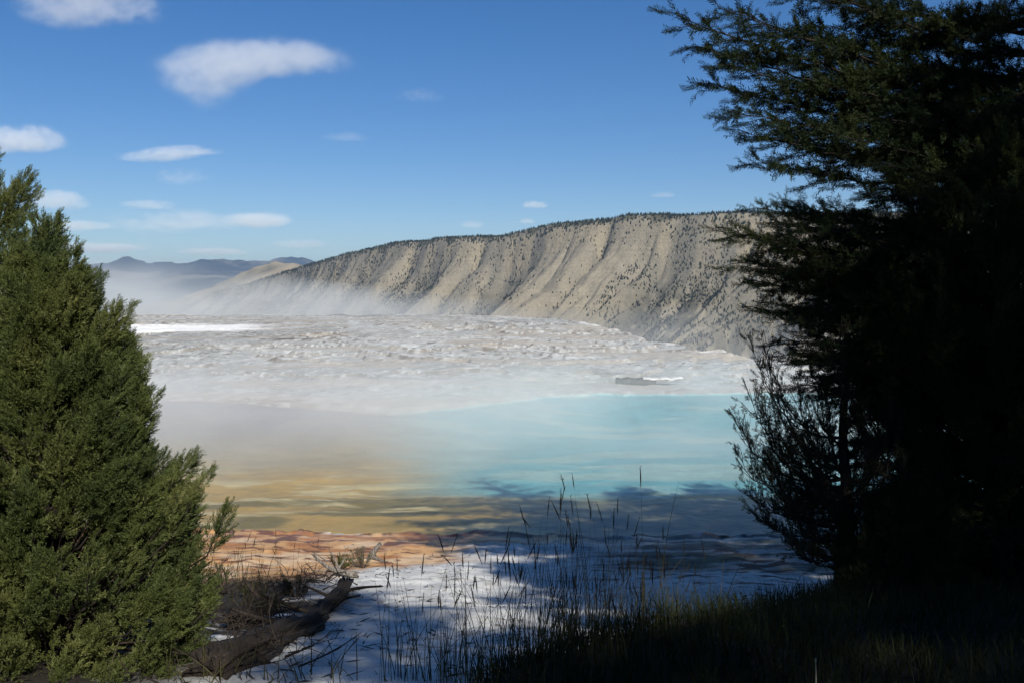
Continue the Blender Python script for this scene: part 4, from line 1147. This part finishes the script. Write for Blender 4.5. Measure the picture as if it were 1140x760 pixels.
def cloud(px, py, w, h, alt, label, dens=3.0, cover=0.5, depth=0.7, tilt=0.0, tail=0.0):
    """px,py centre; w,h photo pixels; alt = height of the cloud base above the viewer (sets the distance)"""
    r_ = ray(px, py); Y = min(alt / (r_[2] / r_[1]), 90000.0); c = r_ * (Y / r_[1])
    sx = w / F * Y / 2 * 1.3; sz = h / F * Y / 2 * 1.45; sy = max(sz, sx * depth * 0.5)
    bm = Acc()
    import bmesh
    b = bmesh.new(); bmesh.ops.create_icosphere(b, subdivisions=4, radius=1.0)
    V = np.array([v.co[:] for v in b.verts]); T = np.array([[v.index for v in f.verts] for f in b.faces]); b.free()
    bm.add(V, T=T)
    key = (round(dens / sz * 100, 4), cover)
    m = mat_cloud('cloud_vapour', dens * 0.55 / (2 * sz), cover, wedge=bool(tail))
    # the icosphere hull is warped a little so that no cloud is an ellipsoid
    V2 = V
    o = bm.obj('cloud', m); o.data.vertices.foreach_set('co', V2.astype(np.float32).ravel()); o.data.update()
    o.location = tuple(c); o.scale = (sx, sy, sz); o.rotation_euler = (0, R(-tilt), 0)
    tag(o, label, 'cloud', 'clouds in the blue sky')
    m.cycles.volume_step_rate = 1.0
for a_ in [
    (95, 8, 160, 55, 2600, 'soft white cloud cut by the top edge at the upper left', 1.8, .46),
    (281, 86, 212, 74, 2600, 'largest cloud, flat-topped with a belly hanging at its left', 2.4, .42, .7, 2, 1),
    (18, 158, 100, 34, 2400, 'bright puffy cloud at the left edge above the juniper', 2.8, .44),
    (188, 173, 108, 16, 2400, 'thin bright sliver of cloud under the largest one', 1.3, .47, .7, 4),
    (205, 199, 62, 22, 2400, 'faint broken wisp below the thin sliver of cloud', 0.9, .54),
    (60, 226, 75, 26, 2300, 'soft grey-white cloud right of the juniper top', 2.0, .42),
    (165, 229, 62, 11, 2300, 'small faint streak of cloud left of centre in the row', 0.8, .46),
    (205, 250, 185, 28, 2300, 'long grey broken cloud bank above the far mountains', 1.1, .52),
    (285, 247, 75, 22, 2300, 'bright white right-hand end of the long cloud bank', 2.8, .42),
    (80, 253, 90, 13, 2200, 'low pale streak just right of the juniper', 1.0, .44),
    (95, 277, 130, 12, 2100, 'lowest pale cloud streak over the blue mountains', 1.2, .42),
    (240, 281, 80, 10, 2100, 'thin white cloud resting just over the foothill', 1.1, .42),
    (335, 273, 70, 11, 2100, 'faint streak of cloud at the left end of the cliff ridge', .8, .46),
    (468, 108, 56, 18, 2600, 'faint smudge of cloud high in the middle of the sky', .35, .52),
    (385, 154, 52, 11, 2400, 'tiny faint streak right of the thin sliver', .35, .5),
    (526, 251, 26, 9, 2200, 'small white puff left of the pair over the ridge', 1.2, .46),
    (595, 229, 30, 10, 2300, 'upper small white puff over the ridge', 2.0, .45),
    (587, 247, 20, 8, 2300, 'tiny white puff just below the upper puff over the ridge', 1.4, .46),
    (738, 218, 30, 8, 2300, 'rightmost tiny faint cloud near the fir boughs', .7, .46)]:
    cloud(*a_[:6], dens=a_[6], cover=a_[7], depth=a_[8] if len(a_) > 8 else .7, tilt=a_[9] if len(a_) > 9 else 0, tail=a_[10] if len(a_) > 10 else 0)

# ------------------------------------------------------------------ air: haze box and steam
def box(name, lo, hi, mat):
    lo = np.array(lo, float); hi = np.array(hi, float); c = (lo + hi) / 2
    V = np.array([[x, y, z] for x in (lo[0], hi[0]) for y in (lo[1], hi[1]) for z in (lo[2], hi[2])]) - c
    Q = [(0, 1, 3, 2), (4, 6, 7, 5), (0, 4, 5, 1), (2, 3, 7, 6), (0, 2, 6, 4), (1, 5, 7, 3)]
    a = Acc(); a.add(V, Q=Q); return a.obj(name, mat, loc=tuple(c))
m, nt, out = newmat('haze_air')
pv = N(nt, 'ShaderNodeVolumePrincipled'); pv.inputs['Color'].default_value = (0.50, 0.70, 1.0, 1); pv.inputs['Density'].default_value = 4.4e-5
pv.inputs['Anisotropy'].default_value = 0.2
nt.links.new(pv.outputs[0], out.inputs['Volume'])
tag(box('haze', (-30000, -3000, -172), (30000, 24000, 760), m), 'faint blue air between the viewer and the far mountains', 'haze', kind='stuff')

def mat_steam(name, build):
    m, nt, out = newmat(name)
    geo = N(nt, 'ShaderNodeNewGeometry'); P_ = geo.outputs['Position']
    d = build(nt, P_)
    pv = N(nt, 'ShaderNodeVolumePrincipled'); pv.inputs['Color'].default_value = (0.965, 0.985, 0.975, 1); pv.inputs['Anisotropy'].default_value = 0.0
    nt.links.new(d, pv.inputs['Density']); nt.links.new(pv.outputs[0], out.inputs['Volume'])
    return m
def scaled(nt, P_, s, off=(0, 0, 0)):
    n = N(nt, 'ShaderNodeVectorMath', operation='MULTIPLY_ADD'); nt.links.new(P_, n.inputs[0]); n.inputs[1].default_value = s; n.inputs[2].default_value = off
    return n.outputs[0]
def pool_steam(nt, P_):
    f = noise_node(nt, scaled(nt, P_, (0.14, 0.09, 0.30)), 1.0, 3, 0.55)
    big = noise_node(nt, scaled(nt, P_, (0.03, 0.022, 0.05), (3.3, 1.2, 0)), 1.0, 1, 0.5)
    sx = N(nt, 'ShaderNodeSeparateXYZ'); nt.links.new(P_, sx.inputs[0])
    zf = maprange(nt, sx.outputs[2], -5.0, -2.3, 1.0, 0.0, True)
    yn = maprange(nt, sx.outputs[1], 24, 34, 0.12, 1.0, True); yf = maprange(nt, sx.outputs[1], 41, 56, 1.0, 0.05, True)
    v = maprange(nt, mathn(nt, 'ADD', mathn(nt, 'MULTIPLY', f, 0.65), mathn(nt, 'MULTIPLY', big, 0.35)), 0.43, 0.60, 0.10, 1.0, True)
    v = mathn(nt, 'MULTIPLY', mathn(nt, 'MULTIPLY', v, zf), mathn(nt, 'MULTIPLY', yn, yf))
    return mathn(nt, 'MULTIPLY', v, 0.125)
M_st1 = mat_steam('pool_steam', pool_steam); M_st1.cycles.volume_step_rate = 0.35
o = box('steam', (-45, 22.5, -5.6), (45, 130, -2.25), M_st1)
tag(o, 'thin white steam drifting low over the hot pool and terrace', 'steam', kind='stuff')
def plume_steam(nt, P_):
    f = noise_node(nt, scaled(nt, P_, (0.03, 0.02, 0.07), (7, 0, 0)), 1.0, 4, 0.6)
    sx = N(nt, 'ShaderNodeSeparateXYZ'); nt.links.new(P_, sx.inputs[0])
    zc = maprange(nt, sx.outputs[2], -6, 10.5, 1.0, 0.0, True)
    # the plume stands tall on the left and sinks to a thin layer along the rim on the right
    lx = maprange(nt, sx.outputs[0], -85, 5, 0.0, 1.3)
    zc = mathn(nt, 'SUBTRACT', zc, mathn(nt, 'MULTIPLY', lx, 0.72), True)
    v = mathn(nt, 'MULTIPLY', zc, maprange(nt, f, 0.36, 0.66, 0.05, 1.0, True))
    ye = mathn(nt, 'MULTIPLY', maprange(nt, sx.outputs[1], 155, 172, 0, 1, True), maprange(nt, sx.outputs[1], 260, 300, 1, 0, True))
    return mathn(nt, 'MULTIPLY', mathn(nt, 'MULTIPLY', v, ye), 0.034)
M_st2 = mat_steam('drifting_steam', plume_steam); M_st2.cycles.volume_step_rate = 0.5
o = box('steam', (-190, 155, -14), (60, 300, 11), M_st2)
tag(o, 'steam bank rising beyond the terrace rim in front of the mountains', 'steam', kind='stuff')

# ------------------------------------------------------------------ light
AZ = 20.0; EL = 34.0      # sun behind the viewer's right shoulder
sv = Vector((math.sin(R(AZ)) * math.cos(R(EL)), -math.cos(R(AZ)) * math.cos(R(EL)), math.sin(R(EL))))
sd = bpy.data.lights.new('sun', 'SUN'); so = bpy.data.objects.new('sun', sd); COL.objects.link(so)
so.rotation_euler = sv.to_track_quat('Z', 'Y').to_euler(); so.location = (0, 0, 50)
sd.energy = 4.8; sd.angle = R(0.53); sd.color = (1.0, 0.955, 0.85)
w = bpy.data.worlds.new('World'); scene.world = w; w.use_nodes = True
nt = w.node_tree; bg = nt.nodes['Background']
sky = nt.nodes.new('ShaderNodeTexSky'); sky.sky_type = 'NISHITA'; sky.sun_disc = False
sky.sun_elevation = R(EL); sky.sun_rotation = math.atan2(sv.x, sv.y); sky.altitude = 1900; sky.air_density = 1.0; sky.dust_density = 0.3; sky.ozone_density = 2.2
hs = nt.nodes.new('ShaderNodeHueSaturation'); hs.inputs['Saturation'].default_value = 1.36; hs.inputs['Hue'].default_value = 0.508; nt.links.new(sky.outputs[0], hs.inputs['Color']); nt.links.new(hs.outputs[0], bg.inputs[0]); bg.inputs[1].default_value = 0.070

# ------------------------------------------------------------------ render settings
scene.render.engine = 'CYCLES'
c = scene.cycles
c.use_denoising = True; c.denoiser = 'OPENIMAGEDENOISE'
c.use_adaptive_sampling = True; c.adaptive_threshold = 0.02
c.max_bounces = 6; c.diffuse_bounces = 3; c.glossy_bounces = 2; c.transmission_bounces = 2; c.transparent_max_bounces = 12
c.volume_bounces = 4; c.volume_max_steps = 160
c.sample_clamp_indirect = 4.0
c.caustics_reflective = False; c.caustics_refractive = False
scene.view_settings.view_transform = 'Standard'; scene.view_settings.look = 'None'
scene.view_settings.gamma = 1.0; scene.view_settings.exposure = 0.35; scene.view_settings.use_curve_mapping = False
